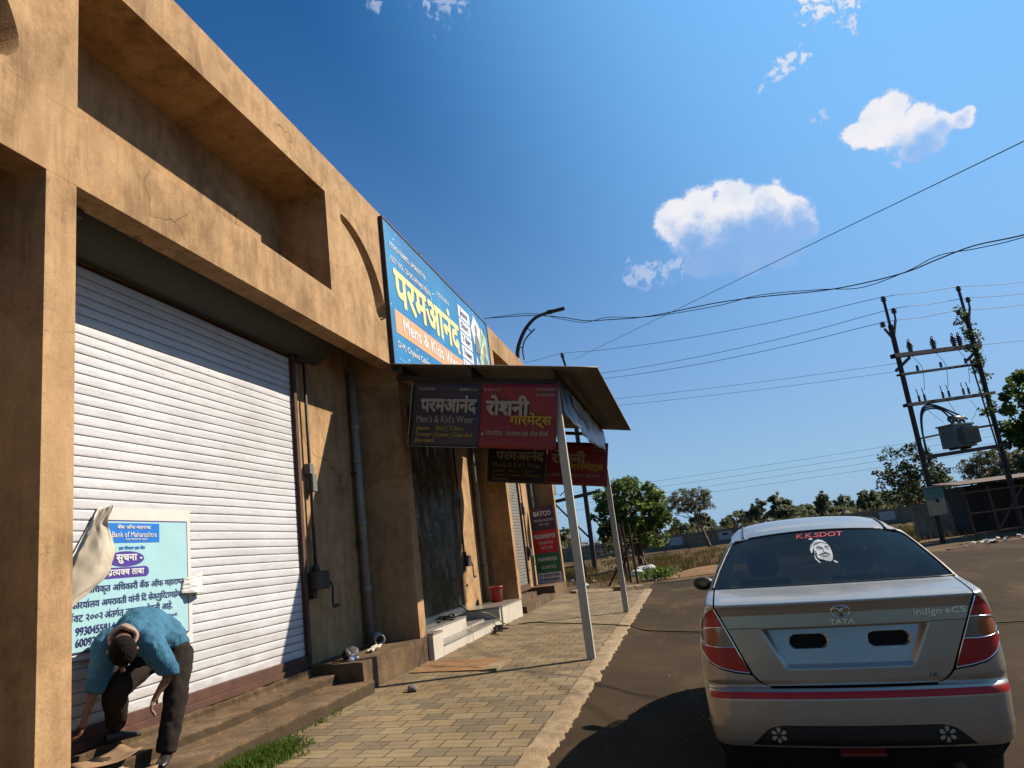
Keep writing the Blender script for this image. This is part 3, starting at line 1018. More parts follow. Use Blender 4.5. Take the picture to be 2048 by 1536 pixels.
def rough_box(name, x0, x1, y0, y1, z0, z1, mat, amp=0.012, par=building, step=0.12):
    """a cast concrete block with worn, slightly wavy faces"""
    nx_, ny_, nz_ = (max(1, int(abs(b - a) / step)) for a, b in ((x0, x1), (y0, y1), (z0, z1)))
    bm = bmesh.new()
    bmesh.ops.create_cube(bm, size=1.0)
    bmesh.ops.scale(bm, vec=(x1 - x0, y1 - y0, z1 - z0), verts=bm.verts)
    bmesh.ops.translate(bm, vec=((x0 + x1) / 2, (y0 + y1) / 2, (z0 + z1) / 2), verts=bm.verts)
    for ax, n in ((0, nx_), (1, ny_), (2, nz_)):
        lo = (x0, y0, z0)[ax]; hi = (x1, y1, z1)[ax]
        for i in range(1, n):
            co = [0, 0, 0]; co[ax] = lo + (hi - lo) * i / n; no = [0, 0, 0]; no[ax] = 1
            bmesh.ops.bisect_plane(bm, geom=bm.verts[:] + bm.edges[:] + bm.faces[:], plane_co=co, plane_no=no)
    for v in bm.verts:
        c = v.co
        edge = sum(1 for a, (lo, hi) in enumerate(((x0, x1), (y0, y1), (z0, z1))) if abs(c[a] - lo) < 1e-4 or abs(c[a] - hi) < 1e-4)
        d = Vector((mnoise.noise(c * 3.1), mnoise.noise(c * 3.1 + Vector((9, 0, 0))), mnoise.noise(c * 3.1 + Vector((0, 9, 0)))))
        d2 = Vector((mnoise.noise(c * 9.1), mnoise.noise(c * 9.1 + Vector((9, 0, 0))), mnoise.noise(c * 9.1 + Vector((0, 9, 0)))))
        v.co = c + d * amp + d2 * amp * (0.9 if edge > 1 else 0.35)
    me = bpy.data.meshes.new(name); bm.to_mesh(me); bm.free()
    me.materials.append(M[mat])
    o = bpy.data.objects.new(name, me); link(o)
    if par is not None: parent_keep(o, par)
    return o


# plinths under the solid part of each bay, and the steps before each shutter
for k in (-1, 0):
    o = k * BAY
    rough_box('plinth', W + .006, F + 0.008, 8.33 + o, P0 + o + BAY + 0.004, 0.05, 0.535, 'step_concrete', 0.008)
    rough_box('lower_step', -4.13, -3.68, P0 + o + 0.01, 8.325 + o, 0.05, 0.33, 'banded_step', 0.014)
    rough_box('upper_step', -4.42, -4.12, P0 + o + 0.01, 8.325 + o, 0.05, 0.43, 'banded_step', 0.014)
    rough_box('threshold', W + .006, -4.41, P0 + o + 0.01, 8.325 + o, 0.05, 0.508, 'banded_step', 0.022, step=0.07)
# marble steps of the second shop
y0 = P0 + BAY
ms = MB()
ms.box(W + .006, -3.715, y0 + 0.01, 11.0, 0.05, 0.535); ms.box(-4.0, -3.715, 11.0, 14.50, 0.05, 0.325)
ms.box(W + .006, -4.0, 11.0, 13.20, 0.05, 0.535); ms.box(W + .006, -3.715, 14.50, 16.52, 0.05, 0.535)
ms.box(W + .006, -4.0, 13.2, 14.5, 0.05, 0.36); ms.box(W + .007, -4.36, 11.0, 14.45, 0.535, 0.655)
ms.build('marble_step', M['marble'], building, bevel=0.006)
gt = TX()
gt.box(W + .006, -3.705, y0 + 0.012, 11.0, 0.537, 0.560); gt.box(-3.99, -3.705, 11.0, 14.50, 0.327, 0.350)
gt.box(-4.36, -3.99, 11.0, 13.21, 0.537, 0.560); gt.box(W + .006, -3.705, 14.50, 16.53, 0.537, 0.560)
gt.box(-4.36, -4.0, 13.21, 14.5, 0.362, 0.385); gt.box(W + .007, -4.35, 11.0, 14.46, 0.657, 0.675)
gt.build('granite_top', M['granite'], building, bevel=0.003)
gj = MB()
for yj in (12.55, 13.9): gj.box(-3.7150, -3.7125, yj, yj + 0.012, 0.1, 0.32)
gj.box(-3.7150, -3.7125, 14.62, 14.632, 0.1, 0.53)
gj.build('joint', M['text_black'], building)
# third shop: rough steps and the last plinth
rough_box('lower_step', -4.15, -3.72, 16.99, 21.0, 0.05, 0.34, 'step_concrete', 0.02)
rough_box('upper_step', W + .006, -4.14, 16.99, 20.4, 0.05, 0.47, 'step_concrete', 0.02)
rough_box('plinth', W + .006, F + 0.01, 21.2, Y_END + 0.01, 0.05, 0.535, 'step_concrete', 0.01)

# ================================================================ blue sign board over the second shop
SX = F + 0.055
board = thing('sign_board', 'large blue shop sign with yellow lettering and orange band on the facade', 'sign', (SX, 13.2, 4.4))
SY0, SY1, SZ0, SZ1 = 10.07, 16.35, 4.36, 6.79
b = MB(); b.box(F + 0.004, SX, SY0, SY1, SZ0, SZ1); b.build('panel', M['sign_blue'], board)
b = MB()
b.box(F + 0.004, SX + 0.012, SY0 - 0.018, SY0 - .001, SZ0 - 0.03, SZ1 + 0.02); b.box(F + 0.004, SX + 0.012, SY1 + .001, SY1 + 0.035, SZ0 - 0.03, SZ1 + 0.02)
b.box(F + 0.004, SX + 0.012, SY0 - .001, SY1 + .001, SZ1 + .001, SZ1 + 0.03)
b.build('frame', M['dark_iron'], board)
b = MB(); b.tube([(SX - 0.05, 12.0, SZ1), (SX - 0.05, 12.0, SZ1 + 0.16)], 0.016, 6); b.build('stub_pipe', M['dark_iron'], board)
YD, ZD = (0, 1, 0), (0, 0, 1)
t = TX()
quad(t, (SX, 0, 0), YD, ZD, 10.27, 13.92, 4.985, 5.36, 0, 0.003)
for i in range(5):
    zt = 6.58 - 0.285 * i
    quad(t, (SX, 0, 0), YD, ZD, 13.97, 14.80, zt - 0.255, zt, 1, 0.003)
poly2d(t, (SX, 0, 0), YD, ZD, [(15.19, 6.69), (15.69, 6.50), (15.40, 5.95), (15.05, 6.0), (14.87, 6.33)], 1, 0.003)
poly2d(t, (SX, 0, 0), YD, ZD, [(15.75, 6.55), (16.15, 6.40), (16.25, 4.6), (15.55, 4.6), (15.35, 5.9)], 2, 0.004)
poly2d(t, (SX, 0, 0), YD, ZD, [(15.1, 5.75), (15.4, 5.5), (15.35, 4.6), (14.95, 4.6)], 1, 0.003)
t.build('printed_panels', [M['sign_orange'], M['sign_white'], M['sign_green_photo']], board)
# people shown on the print: plain figures
t = TX()
for (cy, cz, s_) in ((15.28, 6.38, 1.0), (15.9, 6.05, 1.1), (15.75, 5.3, 1.0)):
    el = [(cy + 0.085 * s_ * cos(a * pi / 8), cz + 0.12 * s_ * sin(a * pi / 8)) for a in range(16)]
    poly2d(t, (SX, 0, 0), YD, ZD, el, 0, 0.007)
    poly2d(t, (SX, 0, 0), YD, ZD, [(cy - .2 * s_, cz - .55 * s_), (cy + .2 * s_, cz - .55 * s_), (cy + .17 * s_, cz - .2 * s_), (cy + .05 * s_, cz - .12 * s_), (cy - .05 * s_, cz - .12 * s_), (cy - .17 * s_, cz - .2 * s_)], 1, 0.007)
t.build('printed_figures', [M['cardboard'], M['transformer_grey']], board)
t = TX()
put_text(t, 'परमआनंद', (SX, 10.34, 5.44), YD, ZD, width=3.50, height=0.80, bold=0.035, lift=0.006)
t.build('shop_name', M['text_pale_yellow'], board)
t = TX()
put_text(t, 'M/9421038892, UMAKRTIYA', (SX, 10.29, 6.40), YD, ZD, width=1.70, size=0.13, bold=0.015, lift=0.005)
put_text(t, 'GST NO.: 27 BCLPM4481B2ZN', (SX, 10.28, 6.16), YD, ZD, width=1.92, size=0.13, bold=0.015, lift=0.005)
put_text(t, 'D-M, Cityland Compex, Borgaon', (SX, 10.29, 4.76), YD, ZD, width=2.25, size=0.14, bold=0.02, lift=0.005)
put_text(t, 'Mens & Kids Wear', (SX, 10.58, 5.07), YD, ZD, width=3.1, height=0.24, bold=0.03, lift=0.007)
put_text(t, '155201', (SX, 12.6, 6.33), YD, ZD, width=0.7, size=0.12, lift=0.005)
for i in range(9): quad(t, (SX, 0, 0), YD, ZD, 10.3 + .12 * i, 10.325 + .12 * i, 4.56, 4.585, 0, 0.005)
t.build('sign_lettering', M['sign_white'], board)
t = TX()
for i, s_ in enumerate(('Jeans', 'Shirt', 'T-Shirt', 'Trousers', 'Lower')):
    put_text(t, s_, (SX, 14.08, 6.40 - 0.285 * i), YD, ZD, size=0.19, width=min(0.6, 0.1 * len(s_) + .05), bold=0.02, lift=0.006)
t.build('box_lettering', M['text_navy'], board)

# ================================================================ tin canopy
CY0, CY1 = 9.98, 16.45


def can_z(x): return 4.42 + (x + 3.8) * (-0.56 / 2.94)


canopy = thing('canopy', 'grey tin canopy on two pale posts sheltering the second shop', 'canopy', (-1.44, 13, 0.09))
c = MB()
ncor = 84
vv = []
for i in range(ncor * 4 + 1):
    y = CY0 + (CY1 - CY0) * i / (ncor * 4)
    hz = 0.016 * sin(i * pi / 2)
    for q in range(9):
        x = F + 0.02 + (-0.82 - F) * q / 8
        vv.append((x, y, can_z(x) + hz))
c.add(vv, [(i * 9 + q, (i + 1) * 9 + q, (i + 1) * 9 + q + 1, i * 9 + q + 1) for i in range(ncor * 4) for q in range(8)], 0, True)
c.build('roof_sheet', M['sheet_metal'], canopy, solid=0.006)
for x in (-3.66, -2.62, -1.44):
    b = MB(); b.box(x - 0.03, x + 0.03, CY0 + 0.05, CY1 - 0.1, can_z(x) - 0.125, can_z(x) - 0.03)
    b.build('purlin', M['dark_iron'], canopy, bevel=0.004)
for y in (10.24, 16.2):
    b = MB(); b.bar((F + .01, y, can_z(F) - 0.16), (-1.42, y, can_z(-1.42) - 0.16), 0.05, 0.07)
    b.build('rafter', M['dark_iron'], canopy)
for y in (10.115, 16.06):
    b = MB(); b.box(-1.50, -1.39, y - 0.045, y + 0.045, pav_z(-1.44), can_z(-1.44) - 0.24)
    b.build('post', M['post_paint'], canopy, bevel=0.006)


def double_banner(y, name_label, x0, x1, xm, z0, zb):
    """black and red flex banner stretched across under the canopy, facing the street end"""
    sl = -0.178
    XD = Vector((1, 0, sl)); ZDv = Vector((0.05, 0, 1))
    ban = thing('hanging_banner', name_label, 'banner', ((x0 + x1) / 2, y, zb), group='double shop banners under the canopy')
    h = 0.90
    org = Vector((x0, y, z0 - h))

    def pane(mat, a, b_, nm, col_mi):
        mb = MB()

        def fn(u, v):
            s_ = a + (b_ - a) * u
            p = org + XD * s_ + Vector((-0.05 * 0 + 0.02 * (v - 1) * 0, 0, 1)) * (h * v)
            p.x -= 0.16 * (1 - v)
            p.y += 0.012 * sin(s_ * 5 + v * 2) + 0.008 * sin(v * 7 + s_ * 3)
            return p
        mb.grid(fn, 24, 12)
        if nm == 'black_panel':
            mb.mi = [0] * len(mb.mi)
        return mb.build(nm, mat, ban, solid=0.004)
    w0 = xm - x0; w1 = x1 - x0
    pane(M['banner_black'], 0, w0, 'black_panel', 0)
    pane(M['banner_red'], w0 + 0.004, w1, 'red_panel', 0)
    off = Vector((0, -0.028, 0))
    xd = XD; zd = Vector((0.178, 0, 1.0)) * 1.0
    zd = Vector((0.16 / h, 0, 1.0))
    o2 = org + off + Vector((-0.16, 0, 0))

    def at(s_, v): return o2 + xd * s_ + zd * (v * h)
    bluep = MB(); quad(bluep, o2, xd, zd, 0.06 * w0, 0.97 * w0, 0.30 * h, 0.62 * h, 0, 0.0)
    t = TX()
    put_text(t, 'परमआनंद', at(0.14 * w0, 0.52), xd, zd, width=0.82 * w0, height=0.29 * h, bold=0.045)
    put_text(t, "Men's & Kid's Wear", at(0.10 * w0, 0.375), xd, zd, width=0.82 * w0, height=0.115 * h, bold=0.0)
    put_text(t, 'रोशनी', at(w0 + 0.08 * w1 * .5, 0.50), xd, zd, width=0.57 * (w1 - w0), height=0.32 * h, bold=0.045)
    put_text(t, '8149933389', at(0.10 * w0, 0.88), xd, zd, width=0.24 * w0, size=0.055, bold=0.01)
    put_text(t, '8898011111', at(0.70 * w0, 0.88), xd, zd, width=0.25 * w0, size=0.055, bold=0.01)
    put_text(t, '9112411111', at(w0 + 0.05, 0.88), xd, zd, width=0.24 * w0, size=0.055, bold=0.01)
    put_text(t, '9422158464', at(w1 - 0.30, 0.895), xd, zd, width=0.26, size=0.055, bold=0.01)
    put_text(t, '8149933389', at(w1 - 0.30, 0.81), xd, zd, width=0.26, size=0.055, bold=0.01)
    put_text(t, '{स}पेशालि{स}ट : कलक{त}ता हाट ॲ{न}ड फॅ{न}सी', at(w0 + 0.11, 0.185), xd, zd, width=0.80 * (w1 - w0), height=0.095 * h, bold=0.01)
    dm = at(w0 + 0.06, 0.215)
    t.add([dm + xd * a + zd * b_ for a, b_ in ((0, -.03), (.022, 0), (0, .03), (-.022, 0))], [(0, 1, 2, 3)])
    t.build('cream_lettering', M['text_cream'], ban)
    t = TX()
    put_text(t, 'गारमेंट्स', at(w1 - 0.60 * (w1 - w0), 0.315), xd, zd, width=0.54 * (w1 - w0), height=0.24 * h, bold=0.04)
    put_text(t, 'Jeans', at(0.10 * w0, 0.255), xd, zd, width=0.19 * w0, size=0.085, bold=0.012, shear=0.2)
    put_text(t, 'Shirt | T-Shirt', at(0.38 * w0, 0.255), xd, zd, width=0.40 * w0, size=0.085, bold=0.012, shear=0.2)
    put_text(t, 'Trouser | Lower | Coat-Suit', at(0.09 * w0, 0.160), xd, zd, width=0.83 * w0, size=0.085, bold=0.012, shear=0.2)
    put_text(t, 'Sherwani', at(0.085 * w0, 0.065), xd, zd, width=0.29 * w0, size=0.085, bold=0.012, shear=0.2)
    t.build('yellow_lettering', M['text_yellow'], ban)
    e = MB(); e.tube([at(-0.005, 0), at(-0.005, 1)], 0.006, 5); e.tube([at(0, 0), at(w0, 0)], 0.004, 5)
    e.build('edge_cord', M['text_cream'], ban)
    b = MB(); b.bar(org + Vector((0, 0.03, h)), org + XD * w1 + Vector((0, 0.03, h)), 0.03, 0.03); b.build('top_rail', M['dark_iron'], ban)
    return ban


double_banner(10.035, 'nearer black and red banner with two shop names at the front of the canopy', -3.47, -1.37, -2.46, 4.09, 3.2)
double_banner(15.98, 'farther black and red banner half hidden behind the first one', -3.90, -1.30, -2.60, 4.02, 3.1)

sb = thing('side_banner', 'pale blue and white banner slung lengthwise between the canopy posts', 'banner', (-1.385, 13, 3.3))
b = MB()


def sb_fn(u, v):
    y = 10.14 + u * 5.92
    zt = can_z(-1.40) - 0.13
    zb_ = 3.30 + 0.10 * u + 0.05 * sin(u * pi) * -1
    z = zb_ + (zt - zb_) * v
    return (-1.375 + 0.03 * sin(u * 9) * (1 - v) + 0.015 * sin(u * 31 + v * 3), y, z)


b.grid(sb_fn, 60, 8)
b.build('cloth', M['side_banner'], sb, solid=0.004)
t = TX()
put_text(t, 'परमआनंद', (-1.335, 11.0, 3.50), YD, ZD, width=2.6, height=0.30, bold=0.04)
t.build('banner_lettering', M['text_cream'], sb)

# ================================================================ bank notice pasted on the shutter
PX = W + 0.042
notice = thing('bank_notice', 'pale blue bank notice pasted on the white roller shutter, corner peeling off', 'poster', (PX, 5.6, 1.1))
b = MB()


def pap(u, v):
    z = 1.09 + 0.13 * (1 - u) * 0.5 + v * (1.19 - 0.13 * (1 - u) * 0.5)
    yl = 4.55 if z < 1.42 else 4.55 + (z - 1.42) / 0.86 * 0.60
    y = yl + u * (6.29 - yl)
    return (PX + 0.004 * sin(y * 5 + z * 2) + 0.003 * sin(z * 9), y, z)


b.grid(pap, 30, 20)
b.build('paper', M['poster_white'], notice)
po = (PX + 0.009, 0, 0)
t = TX(); poly2d(t, po, YD, ZD, [(4.62, 1.20), (6.215, 1.20), (6.215, 2.165), (5.14, 2.165), (4.62, 1.44)]); t.build('printed_ground', M['poster_cyan'], notice)
t = TX()
for a, b_, c_, d_ in ((5.14, 6.215, 2.165, 2.175), (6.215, 6.225, 1.19, 2.175), (4.62, 6.215, 1.19, 1.20)): quad(t, po, YD, ZD, a, b_, c_, d_, 0, 0.003)
t.build('border_line', M['text_navy'], notice)
t = TX(); quad(t, po, YD, ZD, 5.23, 5.84, 1.99, 2.15, 0, 0.004); t.build('logo_panel', M['poster_blue'], notice)
t = TX()
el = [(5.43 + 0.215 * cos(a * pi / 16), 1.86 + 0.062 * sin(a * pi / 16)) for a in range(32)]
poly2d(t, po, YD, ZD, el, 0, 0.004)
pl = [(5.20 + 0.042 * cos(pi / 2 + a * pi / 8), 1.752 + 0.042 * sin(pi / 2 + a * pi / 8)) for a in range(9)] + [(5.66 + 0.042 * cos(-pi / 2 + a * pi / 8), 1.752 + 0.042 * sin(-pi / 2 + a * pi / 8)) for a in range(9)]
poly2d(t, po, YD, ZD, pl, 0, 0.004)
t.build('heading_panel', M['poster_violet'], notice)
t = TX()
put_text(t, 'बँक ऑफ महारा{ष}ट^', (po[0], 5.33, 2.098), YD, ZD, width=0.40, height=0.040, bold=0.03, lift=.007)
put_text(t, 'Bank of Maharashtra', (po[0], 5.27, 2.035), YD, ZD, width=0.53, height=0.045, bold=0.01, lift=.007)
put_text(t, 'भारत सरकार का उद्यम', (po[0], 5.42, 2.003), YD, ZD, width=0.26, height=0.022, bold=0.01, lift=.007)
put_text(t, '- सुचना -', (po[0], 5.25, 1.822), YD, ZD, width=0.37, height=0.075, bold=0.035, lift=.007)
put_text(t, 'प^{त}य{क}ष ताबा', (po[0], 5.22, 1.726), YD, ZD, width=0.42, height=0.052, bold=0.03, lift=.007)
t.build('white_lettering', M['sign_white'], notice)
t = TX(); put_text(t, 'एक परिवार एक बैंक', (po[0], 5.345, 1.93), YD, ZD, width=0.31, height=0.036, bold=0.03, shear=0.2, lift=.006)
t.build('blue_lettering', M['poster_blue'], notice)
t = TX()
put_text(t, 'तमाम प^ाधिकृत अधिकारी बँक ऑफ महारा{ष}ट^', (po[0], 4.80, 1.598), YD, ZD, width=1.36, height=0.085, bold=0.009, lift=.006)
put_text(t, 'कार्याय कारया`लय अमरावती यांनी दि सेक्युरिटायझेशन'.replace('कार्याय ', ''), (po[0], 4.86, 1.492), YD, ZD, width=1.31, height=0.085, bold=0.009, lift=.006)
put_text(t, 'अॅ{क}ट २००२ अंतग`त ता{ब}यात घेतली आहे.', (po[0], 4.82, 1.405), YD, ZD, width=1.18, height=0.080, bold=0.009, lift=.006)
put_text(t, 'अधिकारी', (po[0], 5.90, 1.345), YD, ZD, width=0.16, height=0.03, bold=0.01, lift=.006)
put_text(t, '9930455914', (po[0], 4.905, 1.315), YD, ZD, width=0.40, height=0.062, bold=0.02, lift=.006)
put_text(t, '6009290175', (po[0], 4.905, 1.235), YD, ZD, width=0.40, height=0.060, bold=0.02, lift=.006)
t.build('navy_lettering', M['text_navy'], notice)
# peeled corner folding forward on the left, torn flap on the right edge
b = MB()


def peel(u, v):
    top = Vector((-4.475, 5.15, 2.26)); bot = Vector((-4.46, 4.74, 1.50))
    base = top.lerp(bot, v)
    bulge = sin(pi * min(max((v - 0.15) / 0.85, 0), 1)) ** 1.2
    outx = Vector((-4.38 + 0.04 * bulge, base.y + 0.02 + 0.20 * bulge * (1 - 0.35 * v), base.z + 0.02 - .05 * bulge))
    inn = Vector((-4.47, base.y - 0.03 - 0.06 * v, base.z - 0.01))
    p = inn.lerp(outx, u)
    p.x += 0.07 * sin(pi * u) ** 1.0 * bulge + 0.010 * nz(u * 4, v * 7, 3, 1.2) + 0.006 * abs(nz(u * 6, v * 12, 8, 1.3))
    p.y += 0.012 * nz(u * 3, v * 9, 5, 1.1)
    return p


b.grid(peel, 30, 44)
b.build('peeled_corner', M['poster_back'], notice, solid=0.002)
b = MB()


def flap(u, v):
    y = 6.15 + 0.27 * u - 0.05 * v * (1 - u); z = 1.66 - 0.13 * v + 0.07 * u * (1 - v) - 0.02 * u
    return (PX + 0.02 + 0.08 * sin(pi * u) * (0.4 + .6 * v) + .012 * nz(u * 5, v * 5, 2, 1.3), y + .015 * nz(u * 4, v * 6, 9), z)


b.grid(flap, 20, 20)
b.build('torn_flap', M['poster_white'], notice, solid=0.002)

# ================================================================ company board standing at the last pillar
cb = thing('company_board', 'tall narrow board in purple, red, green and white bands at the far pillar', 'sign', (-4.1, 22.5, 0.55))
BX0, BX1, BZ0, BZ1, BY = -4.48, -3.74, 0.56, 2.80, 22.5
b = MB(); b.box(BX0, BX1, BY, BY + 0.03, BZ0, BZ1); b.build('backing', M['dark_iron'], cb)
t = TX()
zs = [2.79, 2.10, 1.43, 0.86, 0.57]
for i in range(4): quad(t, (0, BY, 0), (1, 0, 0), ZD, BX0 + .01, BX1 - .01, zs[i + 1] + 0.003, zs[i] - 0.003, i, 0.003)
t.build('colour_bands', [M['purple_panel'], M['red_panel'], M['green_panel'], M['sign_white']], cb)
t = TX()


def bt(s_, x, z, w_, h_, bo=0.02): put_text(t, s_, (BX0 + x, BY - .004, z), (1, 0, 0), ZD, width=w_, height=h_, bold=bo)


bt('BATCO', 0.10, 2.52, 0.54, 0.15, 0.05); bt('TRAVELLOGISTICS', 0.08, 2.36, 0.60, 0.07); bt('PVT. LTD', 0.24, 2.23, 0.30, 0.07)
bt('MAURANIPUR', 0.03, 1.85, 0.67, 0.14, 0.04); bt('LOGISTICS', 0.17, 1.69, 0.42, 0.08); bt('PVT. LTD', 0.22, 1.54, 0.34, 0.08)
bt('MAHARAJA', 0.06, 1.16, 0.60, 0.15, 0.04); bt('LOGISTICS', 0.15, 0.97, 0.44, 0.09)
t.build('white_lettering', M['text_white'], cb)
t = TX(); bt('M. 9372317098', 0.06, 0.74, 0.60, 0.075, 0.04); bt('M. 9373538561', 0.06, 0.62, 0.60, 0.075, 0.04)
t.build('black_lettering', M['text_black'], cb)
b = MB(); b.box(W + 0.05, W + 0.052, 18.4, 18.9, 1.45, 2.05)
tag(b.build('small_notice', M['poster_cyan']), 'small pale blue notice on the third shop shutter', 'poster')
# ================================================================ parked car
def car_paint(name, col, metal=0.75, rough=0.32, coat=0.6):
    m = Mat(name, col, rough, metal, 0.5)
    n = m.noise(2.5, 6, 0.7)
    cc = m.ramp(n, [(0.3, tuple(c * .9 for c in col[:3]) + (1,)), (0.7, col)])
    if name == 'car_silver':     # road dust low down, faint smears above
        sz = m.N.new('ShaderNodeSeparateXYZ'); m.L.new(m.coord(), sz.inputs[0])
        lo = m.N.new('ShaderNodeMapRange'); m.L.new(sz.outputs['Z'], lo.inputs['Value'])
        lo.inputs['From Min'].default_value = .33; lo.inputs['From Max'].default_value = .85; lo.inputs['To Min'].default_value = .75; lo.inputs['To Max'].default_value = .12
        sm_ = m.ramp(m.noise(7, 8, .72), [(.35, .15), (.7, 1.0)])
        mu = m.N.new('ShaderNodeMath'); mu.operation = 'MULTIPLY'; m.L.new(lo.outputs[0], mu.inputs[0]); m.L.new(sm_, mu.inputs[1])
        cc = m.mix(mu.outputs[0], cc, (.20, .145, .085, 1))
        md = m.N.new('ShaderNodeMath'); md.operation = 'MULTIPLY_ADD'; m.L.new(mu.outputs[0], md.inputs[0]); md.inputs[1].default_value = -metal; md.inputs[2].default_value = metal
        m.L.new(md.outputs[0], m.b.inputs['Metallic'])
    m.base(cc)
    m.rough(m.ramp(m.noise(6, 6, 0.7), [(0.3, rough * 0.85), (0.7, rough * 1.3)]))
    m.b.inputs['Coat Weight'].default_value = coat; m.b.inputs['Coat Roughness'].default_value = 0.08
    M[name] = m.m


car_paint('car_silver', (0.36, 0.335, 0.285, 1), 0.65, 0.30)
car_paint('lens_red', (0.30, 0.002, 0.005, 1), 0.0, 0.3, 0.12)
car_paint('lens_amber', (0.24, 0.055, 0.008, 1), 0.0, 0.25, 0.15)
car_paint('lens_clear', (0.17, 0.16, 0.135, 1), 0.3, 0.15, 0.3)
plain('chrome', (0.72, 0.70, 0.67, 1), 0.18, metal=1.0, var=0.03)
plain('trim_black', (0.016, 0.015, 0.014, 1), 0.55)
plain('seam_black', (0.006, 0.006, 0.006, 1), 0.9)
plain('tape_red', (0.42, 0.004, 0.008, 1), 0.4)
plain('decal_white', (0.5, 0.53, 0.56, 1), 0.6, var=0.08)
plain('decal_red', (0.45, 0.015, 0.025, 1), 0.6)
plain('decal_flower', (0.42, 0.40, 0.30, 1), 0.6)
plain('seat_cloth', (0.03, 0.028, 0.025, 1), 0.9)
plain('tyre_rubber', (0.02, 0.019, 0.018, 1), 0.85)
plain('refl_red', (0.20, 0.012, 0.012, 1), 0.4)


def car_glass():
    m = Mat('car_glass', (0.01, 0.012, 0.012, 1), 0.06, 0, 0.5)
    t = m.N.new('ShaderNodeBsdfTransparent'); t.inputs['Color'].default_value = (0.24, 0.27, 0.22, 1)
    ms = m.N.new('ShaderNodeMixShader')
    dust = m.ramp(m.noise(3.0, 5, 0.6), [(0.35, 0.07), (0.65, 0.14)])
    m.L.new(dust, ms.inputs[0])
    m.b.inputs['Base Color'].default_value = (0.035, 0.04, 0.038, 1)
    m.L.new(t.outputs[0], ms.inputs[1]); m.L.new(m.b.outputs[0], ms.inputs[2])
    gl = m.N.new('ShaderNodeBsdfGlossy'); gl.inputs['Roughness'].default_value = 0.05
    fr = m.N.new('ShaderNodeFresnel'); fr.inputs['IOR'].default_value = 1.5
    ms2 = m.N.new('ShaderNodeMixShader'); frm = m.N.new('ShaderNodeMath'); frm.operation = 'MULTIPLY'; frm.inputs[1].default_value = 0.45; m.L.new(fr.outputs[0], frm.inputs[0]); m.L.new(frm.outputs[0], ms2.inputs[0]); m.L.new(ms.outputs[0], ms2.inputs[1]); m.L.new(gl.outputs[0], ms2.inputs[2])
    m.L.new(ms2.outputs[0], m.out.inputs['Surface'])
    M['car_glass'] = m.m


car_glass()


def interp(tab, z):
    if z <= tab[0][0]: return tab[0][1]
    for (a, b), (c, d) in zip(tab, tab[1:]):
        if z <= c: return b + (d - b) * (z - a) / (c - a)
    return tab[-1][1]


HW = [(.18, .72), (.30, .775), (.366, .788), (.45, .803), (.60, .812), (.75, .815), (.90, .81), (1.0, .80), (1.08, .780), (1.13, .755), (1.18, .735), (1.30, .685), (1.40, .638), (1.48, .595), (1.52, .57)]
PR = [(.18, .16), (.30, .07), (.355, .028), (.38, .012), (.43, .004), (.50, .0), (.60, .0), (.635, .006), (.655, .022), (.664, .045), (.675, .052), (.80, .052), (.98, .055), (1.06, .058), (1.095, .050), (1.115, .042), (1.124, .045), (1.131, .062), (1.14, .11), (1.155, .21), (1.17, .33), (1.18, .42), (1.195, .462), (1.21, .485), (1.505, 1.03), (1.52, 1.07)]


def hw(z): return interp(HW, z)


def rear(u, z, off=0.0):
    """local point of the car's rear skin at half-width u and height z; off > 0 lies behind the skin"""
    h = hw(z); t = min(abs(u) / h, 1.0)
    bow = interp([(.3, .09), (.66, .09), (.70, .055), (1.12, .05), (1.18, .05), (1.5, .09)], z)
    r = interp([(.3, .14), (1.0, .15), (1.12, .10), (1.18, .06), (1.5, .05)], z)
    y = interp(PR, z) + bow * t * t
    e = abs(u) - (h - r)
    if e > 0: y += r - sqrt(max(r * r - e * e, 0.0))
    zz = z
    if z > 1.18: zz = z - 0.045 * (u / .6) ** 2 * ((z - 1.18) / .325) ** 1.5
    return Vector((u, y + off, zz))


CAR_YAW, CAR_ROLL = -0.078, 0.042
cx_, cy_ = 0.725, 4.66
car = thing('parked_car', 'silver saloon car seen from behind, red tape strip across its bumper, parked on the road', 'car', (cx_, cy_, road_z(cx_, cy_) + 0.0), (0, CAR_ROLL, CAR_YAW))


def cbuild(mb, name, mat, par=None, **k):
    return mb.build(name, mat, par or car, local=True, **k)


def rows(mb, z0, z1, uL, uR, nu, nv, off=None, mi=0, mif=None):
    def fn(a, b):
        z = z0 + (z1 - z0) * b
        l, r_ = uL(z), uR(z); u = l + (r_ - l) * a
        return rear(u, z, off(u, z) if off else 0.0)
    mb.grid(fn, nu, nv, mi, True, (lambda a, b: mif(uL(z0 + (z1 - z0) * b) + (uR(z0 + (z1 - z0) * b) - uL(z0 + (z1 - z0) * b)) * a, z0 + (z1 - z0) * b)) if mif else None)


def cols(mb, u0, u1, zb, zt, nu, nv, off=0.0, sgn=1, mif=None):
    def fn(a, b):
        u = u0 + (u1 - u0) * a
        z = zb(u) + (zt(u) - zb(u)) * b
        return rear(u * sgn, z, off)
    def mm(a, b):
        u = u0 + (u1 - u0) * a; z = zb(u) + (zt(u) - zb(u)) * b
        return mif(u, z)
    mb.grid(fn, nu, nv, 0, True, mm if mif else None)


BB = [(.668, .425), (.674, .452), (.684, .474), (.70, .494), (.735, .525), (1.10, .688), (1.115, .694), (1.18, .70)]


def bb(z): return interp(BB, z)


def bb_inv(u):
    for (a, b), (c, d) in zip(BB, BB[1:]):
        if u <= d: return a + (c - a) * (u - b) / (d - b) if u >= b else a
    return 1.11


